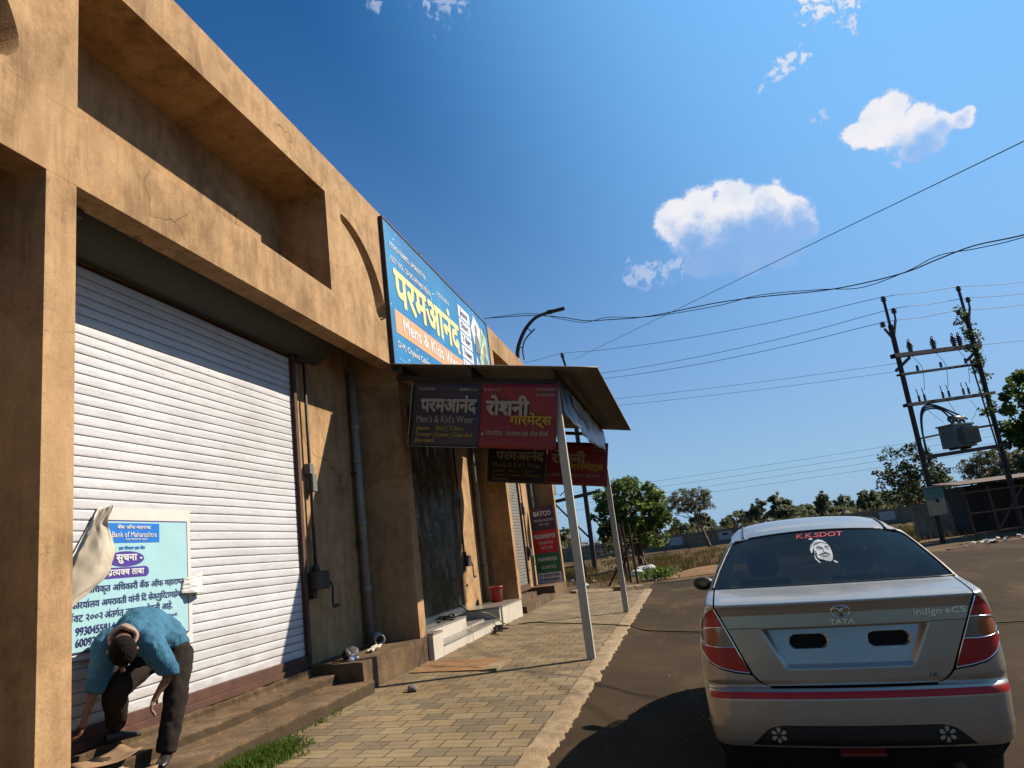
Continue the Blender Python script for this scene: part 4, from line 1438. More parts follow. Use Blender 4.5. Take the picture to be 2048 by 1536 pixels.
LB = [(.535, .738), (.62, .750), (.70, .771), (.76, .805), (.79, .845), (.803, .88), (.812, .905)]
LT = [(.535, .738), (.697, 1.105), (.715, 1.10), (.74, 1.082), (.765, 1.045), (.785, 1.0), (.798, .955), (.812, .907)]


def lb(u): return interp(LB, u)


def lt(u): return interp(LT, u)


# dark inner shell behind the panel gaps
s_ = MB(); rows(s_, .55, 1.175, lambda z: -hw(z) + .03, lambda z: hw(z) - .03, 40, 40, lambda u, z: 0.075)
cbuild(s_, 'inner_shell', M['seam_black'])

# bumper: main face, lower corners, and the shoulders that rise to the lamps
VAL = [(.355, .575), (.366, .565), (.44, .487), (.455, .460), (.463, .432), (.468, .40)]


def va(z): return interp(VAL, z)


b = MB()
rows(b, .468, .658, lambda z: -hw(z), lambda z: hw(z), 90, 26)
for sg in (-1, 1):
    if sg < 0: rows(b, .355, .468, lambda z: -hw(z), lambda z: -va(z), 30, 14)
    else: rows(b, .355, .468, lambda z: va(z), lambda z: hw(z), 30, 14)

    def zb2(u): return .658

    def zt2(u): return max(.661, (bb_inv(u - .009) if u < .531 else lb(u) - .008))
    cols(b, .433, .812, zb2, zt2, 44, 10, 0.0, sg)
bump = cbuild(b, 'rear_bumper', M['car_silver'])
b = MB(); rows(b, .345, .357, lambda z: -hw(.36) + .0, lambda z: hw(.36), 60, 2, lambda u, z: .002)
cbuild(b, 'bumper_lip', M['car_silver'], bump)
b = MB(); rows(b, .357, .466, lambda z: -va(z) + .002, lambda z: va(z) - .002, 50, 10, lambda u, z: .012)
cbuild(b, 'valance', M['trim_black'], bump)
b = MB(); rows(b, .18, .350, lambda z: -hw(z) + .04, lambda z: hw(z) - .04, 30, 6, lambda u, z: .05)
cbuild(b, 'underbody', M['seam_black'])
b = MB()
rows(b, .607, .643, lambda z: -hw(z) + .035, lambda z: hw(z) - .02, 80, 3, lambda u, z: -.0025 + .0012 * nz(u, z, 0, 9))
cbuild(b, 'red_tape', M['tape_red'], bump)
for uc in (-.425, .43):
    b = MB()
    for k in range(6):
        a = k * pi / 3 + pi / 6
        pts = []
        for q in range(10):
            t = 2 * pi * q / 10
            rr = .028 + .016 * cos(t); ww = .010 * sin(t) * (1.0 + .5 * cos(t))
            pts.append((uc + rr * cos(a) - ww * sin(a), .412 + rr * sin(a) + ww * cos(a)))
        bse = len(b.v)
        b.add([rear(u, z, .0085) for u, z in pts], [tuple(range(10))])
    cbuild(b, 'flower_sticker', M['decal_flower'], bump)
b = MB()
b.add([rear(u, z, -.0) + Vector((0, -.005, 0)) for u, z in ((-.115, .30), (.115, .30), (.115, .335), (-.115, .335))], [(0, 1, 2, 3)])
for p in range(1): b.obox(rear(0, .318) + Vector((0, .012, 0)), (.115, 0, 0), (0, .012, 0), (0, 0, .019))
cbuild(b, 'reflector', M['refl_red'])
# exhaust tip
b = MB(); b.tube([(.47, .16, .235), (.47, .02, .232)], .03, 14); cbuild(b, 'exhaust_pipe', M['rust_iron'])

# boot lid with the plate recess and the two grip holes


def sstep(a, b_, x):
    t = min(max((x - a) / (b_ - a), 0), 1); return t * t * (3 - 2 * t)


def hole(u, z):
    for uc, wd in ((-.193, .100), (.232, .106)):
        du = abs(u - uc) - (wd - .036); dz = abs(z - (.902)) - 0.0
        d = sqrt(max(du, 0) ** 2 + max(dz, 0) ** 2)
        if d < .0365: return d
    return None


def boot_off(u, z):
    d = 0.0
    hwid = .445 - (0.985 - z) / (.985 - .765) * .105
    e = hwid - abs(u)
    if .74 < z < .99:
        side = sstep(-.004, .032, e)
        topf = 1 - sstep(.972, .984, z)
        bot = sstep(.752, .785, z)
        d = (.010 + .040 * (z - .757) / .225) * side * topf * bot
    h = hole(u, z)
    if h is not None: d += .05
    return d


b = MB()
rows(b, .670, 1.122, lambda z: -bb(z) + .006, lambda z: bb(z) - .006, 190, 130, boot_off, 0, lambda u, z: 1 if hole(u, z) is not None else 0)
rows(b, 1.122, 1.186, lambda z: -bb(z) + .006, lambda z: bb(z) - .006, 80, 26)
boot = cbuild(b, 'boot_lid', [M['car_silver'], M['trim_black']])
b = MB()
rr = [rear(u, .987, -.001) for u in [(-.70 + i * .035 + .0) for i in range(8)]]
for ua, ub in ((-.625, -.452), (.452, .63)):
    pts = [rear(ua + (ub - ua) * i / 8, .988, -.0006) for i in range(9)]
    b.tube(pts, .0018, 5)
cbuild(b, 'crease_line', M['seam_black'], boot)
# emblem and lettering
b = MB()


def ring(cu, cz, ru, rz, n=28): return [rear(cu + ru * cos(2 * pi * i / n), cz + rz * sin(2 * pi * i / n), -.004) for i in range(n + 1)]


b.tube(ring(0, 1.062, .050, .033), .0042, 6, cap=False)
for sg in (-1, 1):
    b.tube([rear(sg * .005, 1.033, -.004), rear(sg * .007, 1.075, -.004), rear(sg * .022, 1.082, -.004), rear(sg * .043, 1.076, -.004)], [.005, .005, .004, .002], 6)
cbuild(b, 'emblem', M['chrome'], boot)


def car_text(mb, s, u0, z0, w, h, bold, off=-.003, shear=0.0):
    v, f = text_geo(s, bold)
    xs_ = [p[0] for p in v]; ys_ = [p[1] for p in v]
    mx, my = min(xs_), min(ys_); sx = w / (max(xs_) - mx); sy = h / (max(ys_) - my)
    mb.add([rear(u0 + (p[0] - mx) * sx + shear * (p[1] - my) * sy, z0 + (p[1] - my) * sy, off - p[2] * .2) for p in v], f)


b = MB(); car_text(b, 'TATA', -.068, .995, .136, .028, .035, -.007); cbuild(b, 'maker_lettering', M['chrome'], boot)
b = MB(); car_text(b, 'indigo', .375, 1.012, .145, .045, .02, -.005); car_text(b, 'eCS', .535, 1.025, .105, .032, .02, -.005)
cbuild(b, 'model_lettering', M['chrome'], boot)
b = MB(); car_text(b, 'LX', .40, .700, .04, .02, .02, -.002); cbuild(b, 'trim_lettering', M['trim_black'], boot)

# rear quarter panels: beside the boot deck, then the pillars beside the glass
GL = [(1.18, .712), (1.30, .664), (1.40, .616), (1.46, .584), (1.48, .566), (1.495, .535), (1.503, .50), (1.507, .44)]


def gl(z): return interp(GL, z)


def uo(z):
    if z >= 1.105: return bb(z) + .004
    best = .697
    for (a, b_), (c, d) in zip(LT[1:], LT[2:]):
        if d <= z <= b_: return a + (c - a) * (b_ - z) / (b_ - d) + .004
    return .812


for sg in (-1, 1):
    q = MB()
    if sg > 0:
        rows(q, .909, 1.105, lambda z: min(uo(z), hw(z) - .001), lambda z: hw(z), 8, 30)
        rows(q, 1.105, 1.186, lambda z: bb(z) + .004, lambda z: hw(z), 10, 24)
        rows(q, 1.186, 1.507, lambda z: gl(z) + .006, lambda z: hw(z), 8, 40)
    else:
        rows(q, .909, 1.105, lambda z: -hw(z), lambda z: -min(uo(z), hw(z) - .001), 8, 30)
        rows(q, 1.105, 1.186, lambda z: -hw(z), lambda z: -bb(z) - .004, 10, 24)
        rows(q, 1.186, 1.507, lambda z: -hw(z), lambda z: -gl(z) - .006, 8, 40)
    cbuild(q, 'quarter_panel', M['car_silver'])
    # tail lamp

    def lmi(u, z):
        if z > 1.0: return 0
        if z < .888: return 0
        if u < .60: return 2
        return 1 if (u - .735) ** 2 + (z - .944) ** 2 < .052 ** 2 else 2
    l = MB(); cols(l, .541, .8115, lambda u: lb(u) + .003, lambda u: max(lb(u) + .004, lt(u) - .004), 60, 60, -.002, sg, lmi)
    lamp = cbuild(l, 'tail_lamp', [M['lens_red'], M['lens_amber'], M['lens_clear']])
    rim = MB()
    top = [(u, lt(u)) for u in [.538, .58, .62, .66, .697]]
    rim.tube([rear(sg * u, z, -.001) for u, z in top], .0045, 6)
    rim.tube([rear(sg * u, lb(u) + .003, -.001) for u in [.538 + i * .0225 for i in range(13)]], .0035, 6)
    li = lambda z: .535 + (z - .738) / (1.105 - .738) * .162
    rim.tube([rear(sg * (li(1.0) + (.780 - li(1.0)) * i / 12), 1.0 - 0.012 * (i / 12) ** 3, -.003) for i in range(13)], .0035, 6)
    rim.tube([rear(sg * (li(.888) + (.780 - li(.888)) * i / 12), .888 + .012 * (i / 12) ** 4, -.003) for i in range(13)], .0035, 6)
    rim.tube([rear(sg * (.780 + .018 * sin(pi * i / 8)), .988 - .088 * i / 8, -.003) for i in range(9)], .003, 6)
    cbuild(rim, 'lamp_trim', M['chrome'], lamp)
    seam = MB(); seam.tube([rear(sg * (u + .005), z + .004, .001) for u, z in top], .003, 5)
    cbuild(seam, 'lamp_seal', M['seam_black'], lamp)

# rear window
b = MB(); rows(b, 1.190, 1.506, lambda z: -gl(z), lambda z: gl(z), 40, 24, lambda u, z: .004)
glass = cbuild(b, 'rear_window', M['car_glass'])
b = MB()
edge = [rear(gl(z), z, .001) for z in [1.188 + .0106 * i for i in range(31)]]
b.tube(edge, .007, 6); b.tube([Vector((-p.x, p.y, p.z)) for p in edge], .007, 6)
b.tube([rear(-.44 + .88 * i / 16, 1.508, .001) for i in range(17)], .007, 6)
b.tube([rear(-.71 + 1.42 * i / 16, 1.189, .001) for i in range(17)], .006, 6)
cbuild(b, 'window_seal', M['trim_black'], glass)
b = MB(); car_text(b, 'K.K.SDOT', -.125, 1.462, .30, .030, .015, .0, 0.3); cbuild(b, 'red_sticker', M['decal_red'], glass)


# bearded face sticker with a wrapped turban, drawn as strokes
def stroke(mb, pts, w, off=-.001):
    n = len(pts)
    L_, R_ = [], []
    for i, (u, z) in enumerate(pts):
        a = pts[max(i - 1, 0)]; c = pts[min(i + 1, n - 1)]
        du, dz = c[0] - a[0], c[1] - a[1]; ln = sqrt(du * du + dz * dz) or 1
        ww = w * (0.35 + 0.65 * sin(pi * (i + .35) / (n - .3))) / 2
        L_.append((u - dz / ln * ww, z + du / ln * ww)); R_.append((u + dz / ln * ww, z - du / ln * ww))
    mb.add([rear(fu + u * fs, fz + z * fs, off) for u, z in L_ + R_], [(i, i + 1, n + i + 1, n + i) for i in range(n - 1)])


fu, fz, fs = .018, 1.375, .082
b = MB()
face = [(-.55, .25), (-.62, -.05), (-.50, -.45), (-.36, -.62), (-.12, -.68), (.10, -.78), (.34, -.84), (.52, -.72), (.62, -.45), (.66, -.1), (.60, .30), (.45, .62), (.2, .85), (-.1, .93), (-.42, .80), (-.70, .55), (-.86, .2), (-.84, -.15), (-.72, -.05), (-.66, .18)]
v2 = [Vector((p[0], p[1], 0)) for p in face]
b.add([rear(fu + p[0] * fs * 1.05, fz + p[1] * fs * .95, -.0006) for p in face], [tuple(t) for t in tessellate_polygon([v2])])
for pts, w in (([(-.78, .93), (-.62, .98), (-.5, .90)], .12), ([(-.70, -.30), (-.66, -.55), (-.5, -.78), (-.40, -.86)], .10), ([(.60, -.75), (.74, -.86), (.86, -.90)], .12)):
    stroke(b, pts, w)
cbuild(b, 'face_sticker', M['decal_white'], glass)
b = MB()
for pts, w in (
    ([(-.55, .50), (-.30, .62), (.1, .64), (.5, .50)], .07), ([(-.62, .30), (-.42, .50), (-.1, .56)], .06), ([(-.66, .10), (-.52, -.10), (-.50, -.35)], .10),
    ([(-.80, .30), (-.62, .58), (-.35, .76)], .05), ([(-.42, .22), (-.22, .32), (.0, .24), (.10, .12)], .13), ([(-.36, .10), (-.20, .17), (.0, .10)], .06),
    ([(.24, .22), (.36, .32), (.56, .22)], .12), ([(.28, .10), (.40, .15), (.52, .06)], .06), ([(.12, .16), (.06, -.06), (.14, -.14), (.28, -.10)], .06),
    ([(-.36, -.32), (-.12, -.24), (.14, -.20), (.34, -.22), (.52, -.34)], .14), ([(-.20, -.38), (.10, -.42), (.40, -.38)], .11),
    ([(-.30, -.46), (-.28, -.60)], .05), ([(-.12, -.48), (-.10, -.64)], .05), ([(.05, -.50), (.06, -.70)], .05), ([(.22, -.50), (.24, -.76)], .05), ([(.38, -.48), (.40, -.74)], .05), ([(.52, -.42), (.52, -.62)], .04)):
    stroke(b, pts, w, -.0016)
cbuild(b, 'face_drawing', M['trim_black'], glass)

# roof
Y0R, Y1R = 1.03, 2.55


def roof_fn(a, b_):
    hwr = .572
    u = -hwr + 2 * hwr * a
    if b_ == 0:
        p = rear(u * .995, 1.507, .002); return p
    e = rear(u * .995, 1.507, .002)
    y = e.y + (Y1R - e.y) * b_
    zc = interp([(0, 1.507), (.06, 1.535), (.15, 1.562), (.3, 1.590), (.5, 1.602), (.75, 1.592), (1, 1.555)], b_)
    t = abs(u) / hwr
    return Vector((u, y, zc - .045 * t * t - .055 * t ** 9 * min(b_ * 6, 1)))


b = MB(); b.grid(roof_fn, 48, 40); roof = cbuild(b, 'roof', M['car_silver'])
for a in (.085, .915):
    b = MB(); b.tube([roof_fn(a, .004 + i * .05) + Vector((0, 0, .003)) for i in range(19)], .008, 6)
    cbuild(b, 'roof_moulding', M['trim_black'], roof)

# sides, bonnet, windscreen, front
YF = [(.18, 3.86), (.35, 3.95), (.60, 3.97), (.75, 3.90), (.90, 3.70), (1.0, 3.05), (1.1, 2.93), (1.507, 2.50)]
AR = ((.78, .30), (3.13, .30))
for sg in (-1, 1):
    b = MB(); NU, NV = 150, 56
    vv = []
    for j in range(NV + 1):
        z = .20 + (1.507 - .20) * j / NV
        p0 = rear(hw(z), z); y0 = p0.y; y1 = interp(YF, z)
        for i in range(NU + 1):
            t = i / NU; y = y0 + (y1 - y0) * t
            tap = 1 - .16 * max(0, (t - .8) / .2) ** 2
            bul = 1 + .012 * sin(pi * min(t / .6, 1))
            zz = p0.z if t < .5 or z < 1.2 else p0.z
            x = hw(z) * tap * (bul if z < 1.15 else 1)
            yy = y
            for ya, ra in AR:
                d = sqrt((y - ya) ** 2 + (zz - .30) ** 2)
                if d < .338: yy, zz = ya + (y - ya) * .335 / max(d, .02) if .30 < d else yy, .30 + (zz - .30) * .335 / max(d, .02) if .30 < d else zz
            vv.append((sg * x, yy, zz))
    ff = []
    for j in range(NV):
        for i in range(NU):
            q = [j * (NU + 1) + i, j * (NU + 1) + i + 1, (j + 1) * (NU + 1) + i + 1, (j + 1) * (NU + 1) + i]
            cy2 = sum(vv[k][1] for k in q) / 4; cz2 = sum(vv[k][2] for k in q) / 4
            if any((cy2 - ya) ** 2 + (cz2 - .30) ** 2 < .333 ** 2 for ya, ra in AR): continue
            ff.append(q if sg > 0 else q[::-1])
    b.add(vv, ff, 0, True)
    cbuild(b, 'side_panel', M['car_silver'])
    b = MB()
    for ya_, yb_ in ((1.02, 1.62), (1.70, 2.48)):
        def sw(a, c):
            z = 1.14 + .30 * c
            l = ya_ + (.20 * c if ya_ < 1.3 else 0); r_ = yb_ + (.02 if yb_ < 2 else -.30 * c + .22)
            return Vector((sg * (hw(z) * (1.0) + .010), l + (r_ - l) * a, z - .03 * c))
        b.grid(sw, 10, 8)
    cbuild(b, 'side_window', M['car_glass'])
    b = MB(); b.tube([(sg * .786, .75 + .1 * i, 1.085) for i in range(22)], .006, 5); cbuild(b, 'door_trim', M['trim_black'])
    b = MB(); b.lathe([(.02, -.0), (.06, .015), (.085, .06), (.078, .12), (.03, .15)], (0, 0, 0), 14, axis='y')
    vs = []
    b2 = MB()
    prof = []
    for j in range(9):
        t = j / 8
        for k in range(16):
            a = 2 * pi * k / 16
            rr_ = sin(pi * (0.08 + .84 * t)) ** .6
            prof.append((sg * (.90 + .095 * cos(a) * rr_), 2.60 + .11 * t + .02 * cos(a), 1.085 + .062 * sin(a) * rr_))
    b2.add(prof, [(j * 16 + k, j * 16 + (k + 1) % 16, (j + 1) * 16 + (k + 1) % 16, (j + 1) * 16 + k) for j in range(8) for k in range(16)], 0, True)
    b2.bar((sg * .78, 2.66, 1.04), (sg * .86, 2.66, 1.06), .05, .05)
    mir = cbuild(b2, 'wing_mirror', M['trim_black'])
    mg = MB(); mg.add([(sg * (.90 + .085 * cos(2 * pi * k / 16)), 2.596 + .02 * cos(2 * pi * k / 16), 1.085 + .052 * sin(2 * pi * k / 16)) for k in range(16)], [tuple(range(16))])
    cbuild(mg, 'mirror_glass', M['car_glass'], mir)

b = MB()


def bonnet(a, c):
    z = .90 + .10 * (1 - c); t = (a - .5) * 2
    y = interp(YF, 1.0) + .02 + (3.72 - 3.07) * c
    return Vector((t * hw(z) * (.98 - .14 * c), y, z + .03 - .05 * t * t))


b.grid(bonnet, 20, 10); cbuild(b, 'bonnet', M['car_silver'])
b = MB()


def front(a, c):
    z = .25 + .67 * c; t = (a - .5) * 2
    return Vector((t * hw(z) * .845, interp(YF, z) + .02 - .16 * t * t + .12, z))


b.grid(front, 20, 12); cbuild(b, 'front_bumper', M['car_silver'])
b = MB()


def wscr(a, c):
    t = (a - .5) * 2; z = 1.02 + (1.545 - 1.02) * c
    return Vector((t * hw(z) * (1.0 - .02 * c), 3.06 + (2.53 - 3.06) * c - .08 * t * t, z - .05 * t * t * c))


b.grid(wscr, 16, 10); cbuild(b, 'windscreen', M['car_glass'])
# cabin
b = MB(); b.box(-.70, .70, .25, 3.5, .24, .27); cbuild(b, 'floor_pan', M['seam_black'])
b = MB(); b.add([(-.66, .50, 1.165), (.66, .50, 1.165), (.62, 1.02, 1.10), (-.62, 1.02, 1.10)], [(0, 1, 2, 3)]); cbuild(b, 'parcel_shelf', M['seat_cloth'])


def seat_mb(x, y, w, h, hr):
    m = MB()
    m.grid(lambda a, c: Vector((x + (a - .5) * w * (1 - .25 * c ** 3), y + .10 * sin(pi * c) * -.3 + .16 * (1 - c) - .0, .45 + h * c)), 8, 10)
    m.grid(lambda a, c: Vector((x + (a - .5) * w * (1 - .25 * c ** 3), y + .12 + .16 * (1 - c), .45 + h * c)), 8, 10)
    m.add([(x - w * .375, y, .45 + h), (x + w * .375, y, .45 + h), (x + w * .375, y + .12, .45 + h), (x - w * .375, y + .12, .45 + h)], [(0, 1, 2, 3)])
    if hr:
        prof = []
        for j in range(7):
            t = j / 6
            for k in range(14):
                a = 2 * pi * k / 14
                rr_ = (sin(pi * (.1 + .8 * t))) ** .4
                prof.append((x + .125 * cos(a) * rr_, y + .06 + .05 * sin(a) * rr_, .45 + h + .02 + .19 * t))
        m.add(prof, [(j * 14 + k, j * 14 + (k + 1) % 14, (j + 1) * 14 + (k + 1) % 14, (j + 1) * 14 + k) for j in range(6) for k in range(14)], 0, True)
        m.add(prof[-14:], [tuple(range(14))])
    return m


for x in (-.36, .36): cbuild(seat_mb(x, 1.95, .50, .68, True), 'front_seat', M['seat_cloth'])
cbuild(seat_mb(0, 1.12, 1.25, .60, False), 'rear_seat', M['seat_cloth'])
b = MB(); b.box(-.62, .62, 2.75, 3.1, .85, 1.03); cbuild(b, 'dashboard', M['seat_cloth'], bevel=.04)
b = MB(); b.grid(lambda a, c: Vector((-.54 + 1.08 * a, 1.08 + 1.4 * c, 1.50 + .035 * sin(pi * c) - .03 * (2 * a - 1) ** 2)), 10, 10); cbuild(b, 'headlining', M['seat_cloth'])
for ya in (.78, 3.13):
    for sg in (-1, 1):
        b = MB(); b.lathe([(.19, -.085), (.27, -.09), (.292, -.06), (.296, 0), (.292, .06), (.27, .09), (.19, .085)], (sg * .70, ya, .296), 36, axis='x')
        wh = cbuild(b, 'wheel', M['tyre_rubber'])
        b = MB(); b.lathe([(.02, -.02), (.06, -.075), (.185, -.07), (.192, -.03), (.192, .03), (.185, .07), (.06, .075), (.02, .02)], (sg * .70, ya, .296), 24, axis='x')
        cbuild(b, 'rim', M['chrome'], wh)
# ================================================================ bending person
plain('skin', (0.16, 0.075, 0.040, 1), 0.6, var=0.12)
plain('hair', (0.008, 0.006, 0.005, 1), 0.95, spec=0.1, var=0.4, scale=60)
plain('trousers', (0.022, 0.017, 0.014, 1), 0.95, spec=0.1, var=0.3)
plain('shoe_black', (0.02, 0.018, 0.018, 1), 0.4)
plain('scarf', (0.40, 0.27, 0.21, 1), 0.9, var=0.25)


def shirt_mat():
    m = Mat('shirt_blue', (0.05, 0.22, 0.36, 1), 0.85, 0, 0.2)
    n = m.noise(5, 6, 0.6)
    c = m.ramp(n, [(0.3, (0.020, 0.078, 0.130, 1)), (0.7, (0.042, 0.138, 0.215, 1))])
    m.base(c)
    w = m.noise(13, 5, 0.6, (1, 1.6, 0.8), 1.2)
    m.bump(w, 0.9, 0.02); M['shirt_blue'] = m.m


shirt_mat()


def skin_mesh(name, verts, edges, mat, parent, sub=2, root=0, displace=0.0):
    """verts: (x, y, z, rx, ry)"""
    me = bpy.data.meshes.new(name)
    me.from_pydata([v[:3] for v in verts], edges, [])
    o = bpy.data.objects.new(name, me); link(o)
    sk = o.modifiers.new('skin', 'SKIN'); sk.use_smooth_shade = True; sk.branch_smoothing = 0.6
    for i, v in enumerate(verts):
        d = me.skin_vertices[0].data[i]; d.radius = (v[3], v[4] if len(v) > 4 else v[3]); d.use_root = (i == root)
    sb_ = o.modifiers.new('sub', 'SUBSURF'); sb_.levels = sub; sb_.render_levels = sub
    dg = bpy.context.evaluated_depsgraph_get(); dg.update()
    m2 = bpy.data.meshes.new_from_object(o.evaluated_get(dg))
    o.modifiers.clear(); o.data = m2; bpy.data.meshes.remove(me)
    m2.name = name
    if displace:
        for v in m2.vertices:
            n = v.normal; k = mnoise.noise(v.co * 9) + .6 * mnoise.noise(v.co * 23 + Vector((3, 1, 7)))
            v.co = v.co + n * displace * k
    for p in m2.polygons: p.use_smooth = True
    m2.materials.clear(); m2.materials.append(M[mat])
    if parent is not None: parent_keep(o, parent)
    return o


person = thing('person', 'person in blue shirt and dark trousers bending over on the steps before the shutter', 'person', (-4.1, 5.2, 0.33))
PEL = (-4.17, 5.50, 1.12); H1 = (-4.05, 5.46, 1.06); K1 = (-3.97, 5.32, 0.74); A1 = (-3.98, 5.22, 0.42)
H2 = (-4.27, 5.42, 1.08); K2 = (-4.20, 4.98, 0.90); A2 = (-4.36, 5.16, 0.615)
SP1 = (-4.17, 5.36, 1.22); SP2 = (-4.15, 5.18, 1.27); NK = (-4.09, 4.93, 1.27); HD0 = (-4.04, 4.845, 1.235); HD1 = (-3.995, 4.79, 1.175)
S1 = (-3.965, 5.03, 1.205); E1 = (-3.86, 5.13, 0.97); W1 = (-3.92, 5.06, 0.845)
S2 = (-4.27, 4.98, 1.235); E2 = (-4.25, 4.86, 1.00); W2 = (-4.29, 4.78, 0.76)


def lp(a, b, t): return tuple(a[i] + (b[i] - a[i]) * t for i in range(3))


def rv(p, r, r2=None): return (*p, r, r2 or r)


# one continuous body (under the clothes), face and hands included
bv = [rv(PEL, .10), rv(SP1, .11, .10), rv(SP2, .125, .11), rv(NK, .06), rv(HD0, .068), rv(HD1, .082, .09),
      rv(H1, .07), rv(lp(H1, K1, .5), .062), rv(K1, .055), rv(lp(K1, A1, .35), .052), rv(A1, .034),
      rv(H2, .07), rv(lp(H2, K2, .5), .062), rv(K2, .055), rv(lp(K2, A2, .35), .052), rv(A2, .034),
      rv(S1, .058), rv(lp(S1, E1, .5), .044), rv(E1, .037), rv(lp(E1, W1, .4), .034), rv(W1, .024),
      rv(S2, .058), rv(lp(S2, E2, .5), .044), rv(E2, .037), rv(lp(E2, W2, .4), .034), rv(W2, .024)]
be = [(0, 1), (1, 2), (2, 3), (3, 4), (4, 5), (0, 6), (6, 7), (7, 8), (8, 9), (9, 10), (0, 11), (11, 12), (12, 13), (13, 14), (14, 15),
      (2, 16), (16, 17), (17, 18), (18, 19), (19, 20), (2, 21), (21, 22), (22, 23), (23, 24), (24, 25)]


def hand(wi, wrist, d, side, curl):
    """palm and five fingers grown from the wrist vertex wi along d; curl bends them"""
    d = Vector(d).normalized(); side = Vector(side); side = (side - d * side.dot(d)).normalized(); nrm = d.cross(side)
    w = Vector(wrist)
    pm = w + d * .045; b0 = len(bv)
    bv.append(rv(tuple(pm), .030, .018)); be.append((wi, b0))
    for k, (off, ln) in enumerate(((-.030, .072), (-.010, .082), (.010, .078), (.028, .060))):
        r0 = w + d * .082 + side * off; i0 = len(bv)
        bv.append(rv(tuple(r0), .0105)); be.append((b0, i0))
        p1 = r0 + d * ln * .5 + nrm * curl * ln * .30; bv.append(rv(tuple(p1), .0092)); be.append((i0, i0 + 1))
        p2 = p1 + d * ln * .25 + nrm * curl * ln * .55; bv.append(rv(tuple(p2), .0078)); be.append((i0 + 1, i0 + 2))
    i0 = len(bv); t0 = w + d * .035 - side * .036 + nrm * curl * .01
    bv.append(rv(tuple(t0), .0115)); be.append((b0, i0))
    t1 = t0 + d * .04 - side * .016 + nrm * curl * .022; bv.append(rv(tuple(t1), .0095)); be.append((i0, i0 + 1))


hand(20, W1, (-.35, -.25, -.75), (0.5, -.8, 0), -1.0)
hand(25, W2, (-.1, -.15, -1), (.6, -.7, 0), 1.0)
skin_mesh('body', bv, be, 'skin', person, 2)
# head shape over the neck: skull, nose, ears, eyes
hd = MB()
HC = Vector((-3.975, 4.775, 1.175))
fw = Vector((.10, -.12, -.98)).normalized()          # where the face looks: down and forward
upv = Vector((.60, -.74, -.10)); upv = (upv - fw * upv.dot(fw)).normalized()
rt = fw.cross(upv)


def hp(a, b, c): return HC + rt * a + upv * b + fw * c


def skull(u, v):
    t = pi * v; p = 2 * pi * u
    x = .078 * sin(t) * cos(p); y = .112 * cos(t); z = .098 * sin(t) * sin(p)
    if y < 0: x *= 1 - .25 * (-y / .112); z *= 1 - .12 * (-y / .112)
    return hp(x, y, z)


hd.grid(skull, 28, 20)
hd.tube([hp(0, .02, .092), hp(0, -.02, .118), hp(0, -.03, .10)], [.008, .016, .010], 8)
for sg in (-1, 1):
    hd.tube([hp(sg * .078, .03, -.01), hp(sg * .088, .0, -.015), hp(sg * .076, -.03, -.005)], [.012, .016, .008], 8)
hd.tube([hp(-.026, -.062, .080), hp(0, -.060, .090), hp(.026, -.062, .080)], [.004, .008, .004], 6)
face_o = hd.build('face', M['skin'], person)
ey = MB()
for sg in (-1, 1): ey.lathe([(.001, -.010), (.009, -.005), (.011, 0), (.009, .005), (.001, .010)], hp(sg * .032, .012, .085), 10)
ey.build('eyes', M['text_white'], person)
hr = MB()


def hair_fn(u, v):
    t = pi * .56 * v; p = 2 * pi * u
    k = 1.0 + .04 * nz(u * 14, v * 9, 2, 1.3) + .03 * nz(u * 45, v * 8, 6, 1.0)
    cut = .0 if sin(p) < .3 else .0
    x = .089 * sin(t) * cos(p) * k; y = .122 * cos(t) * k; z = .108 * sin(t) * sin(p) * k
    if sin(p) > 0 and v > .72: z *= .86; y += .03 * (v - .72)
    return hp(x, y, z - .006)


hr.grid(hair_fn, 72, 36); hr.build('hair', M['hair'], person, solid=.006)
# scarf round the neck and back of the head
sf = MB()
cN = Vector(NK) + Vector((.015, -.02, .0))
axn = (Vector(HD0) - Vector(SP2)).normalized()
s1 = axn.cross(Vector((0, 0, 1))).normalized(); s2 = s1.cross(axn)
for q in range(3):
    pts = []
    for i in range(25):
        a = 2 * pi * i / 24
        pts.append(cN + axn * (.02 * q - .02 + .012 * sin(3 * a + q)) + s1 * (.080 + .005 * q) * cos(a) + s2 * (.074 + .006 * sin(5 * a)) * sin(a))
    sf.tube(pts, .016, 7, cap=False)
sf.build('scarf', M['scarf'], person)

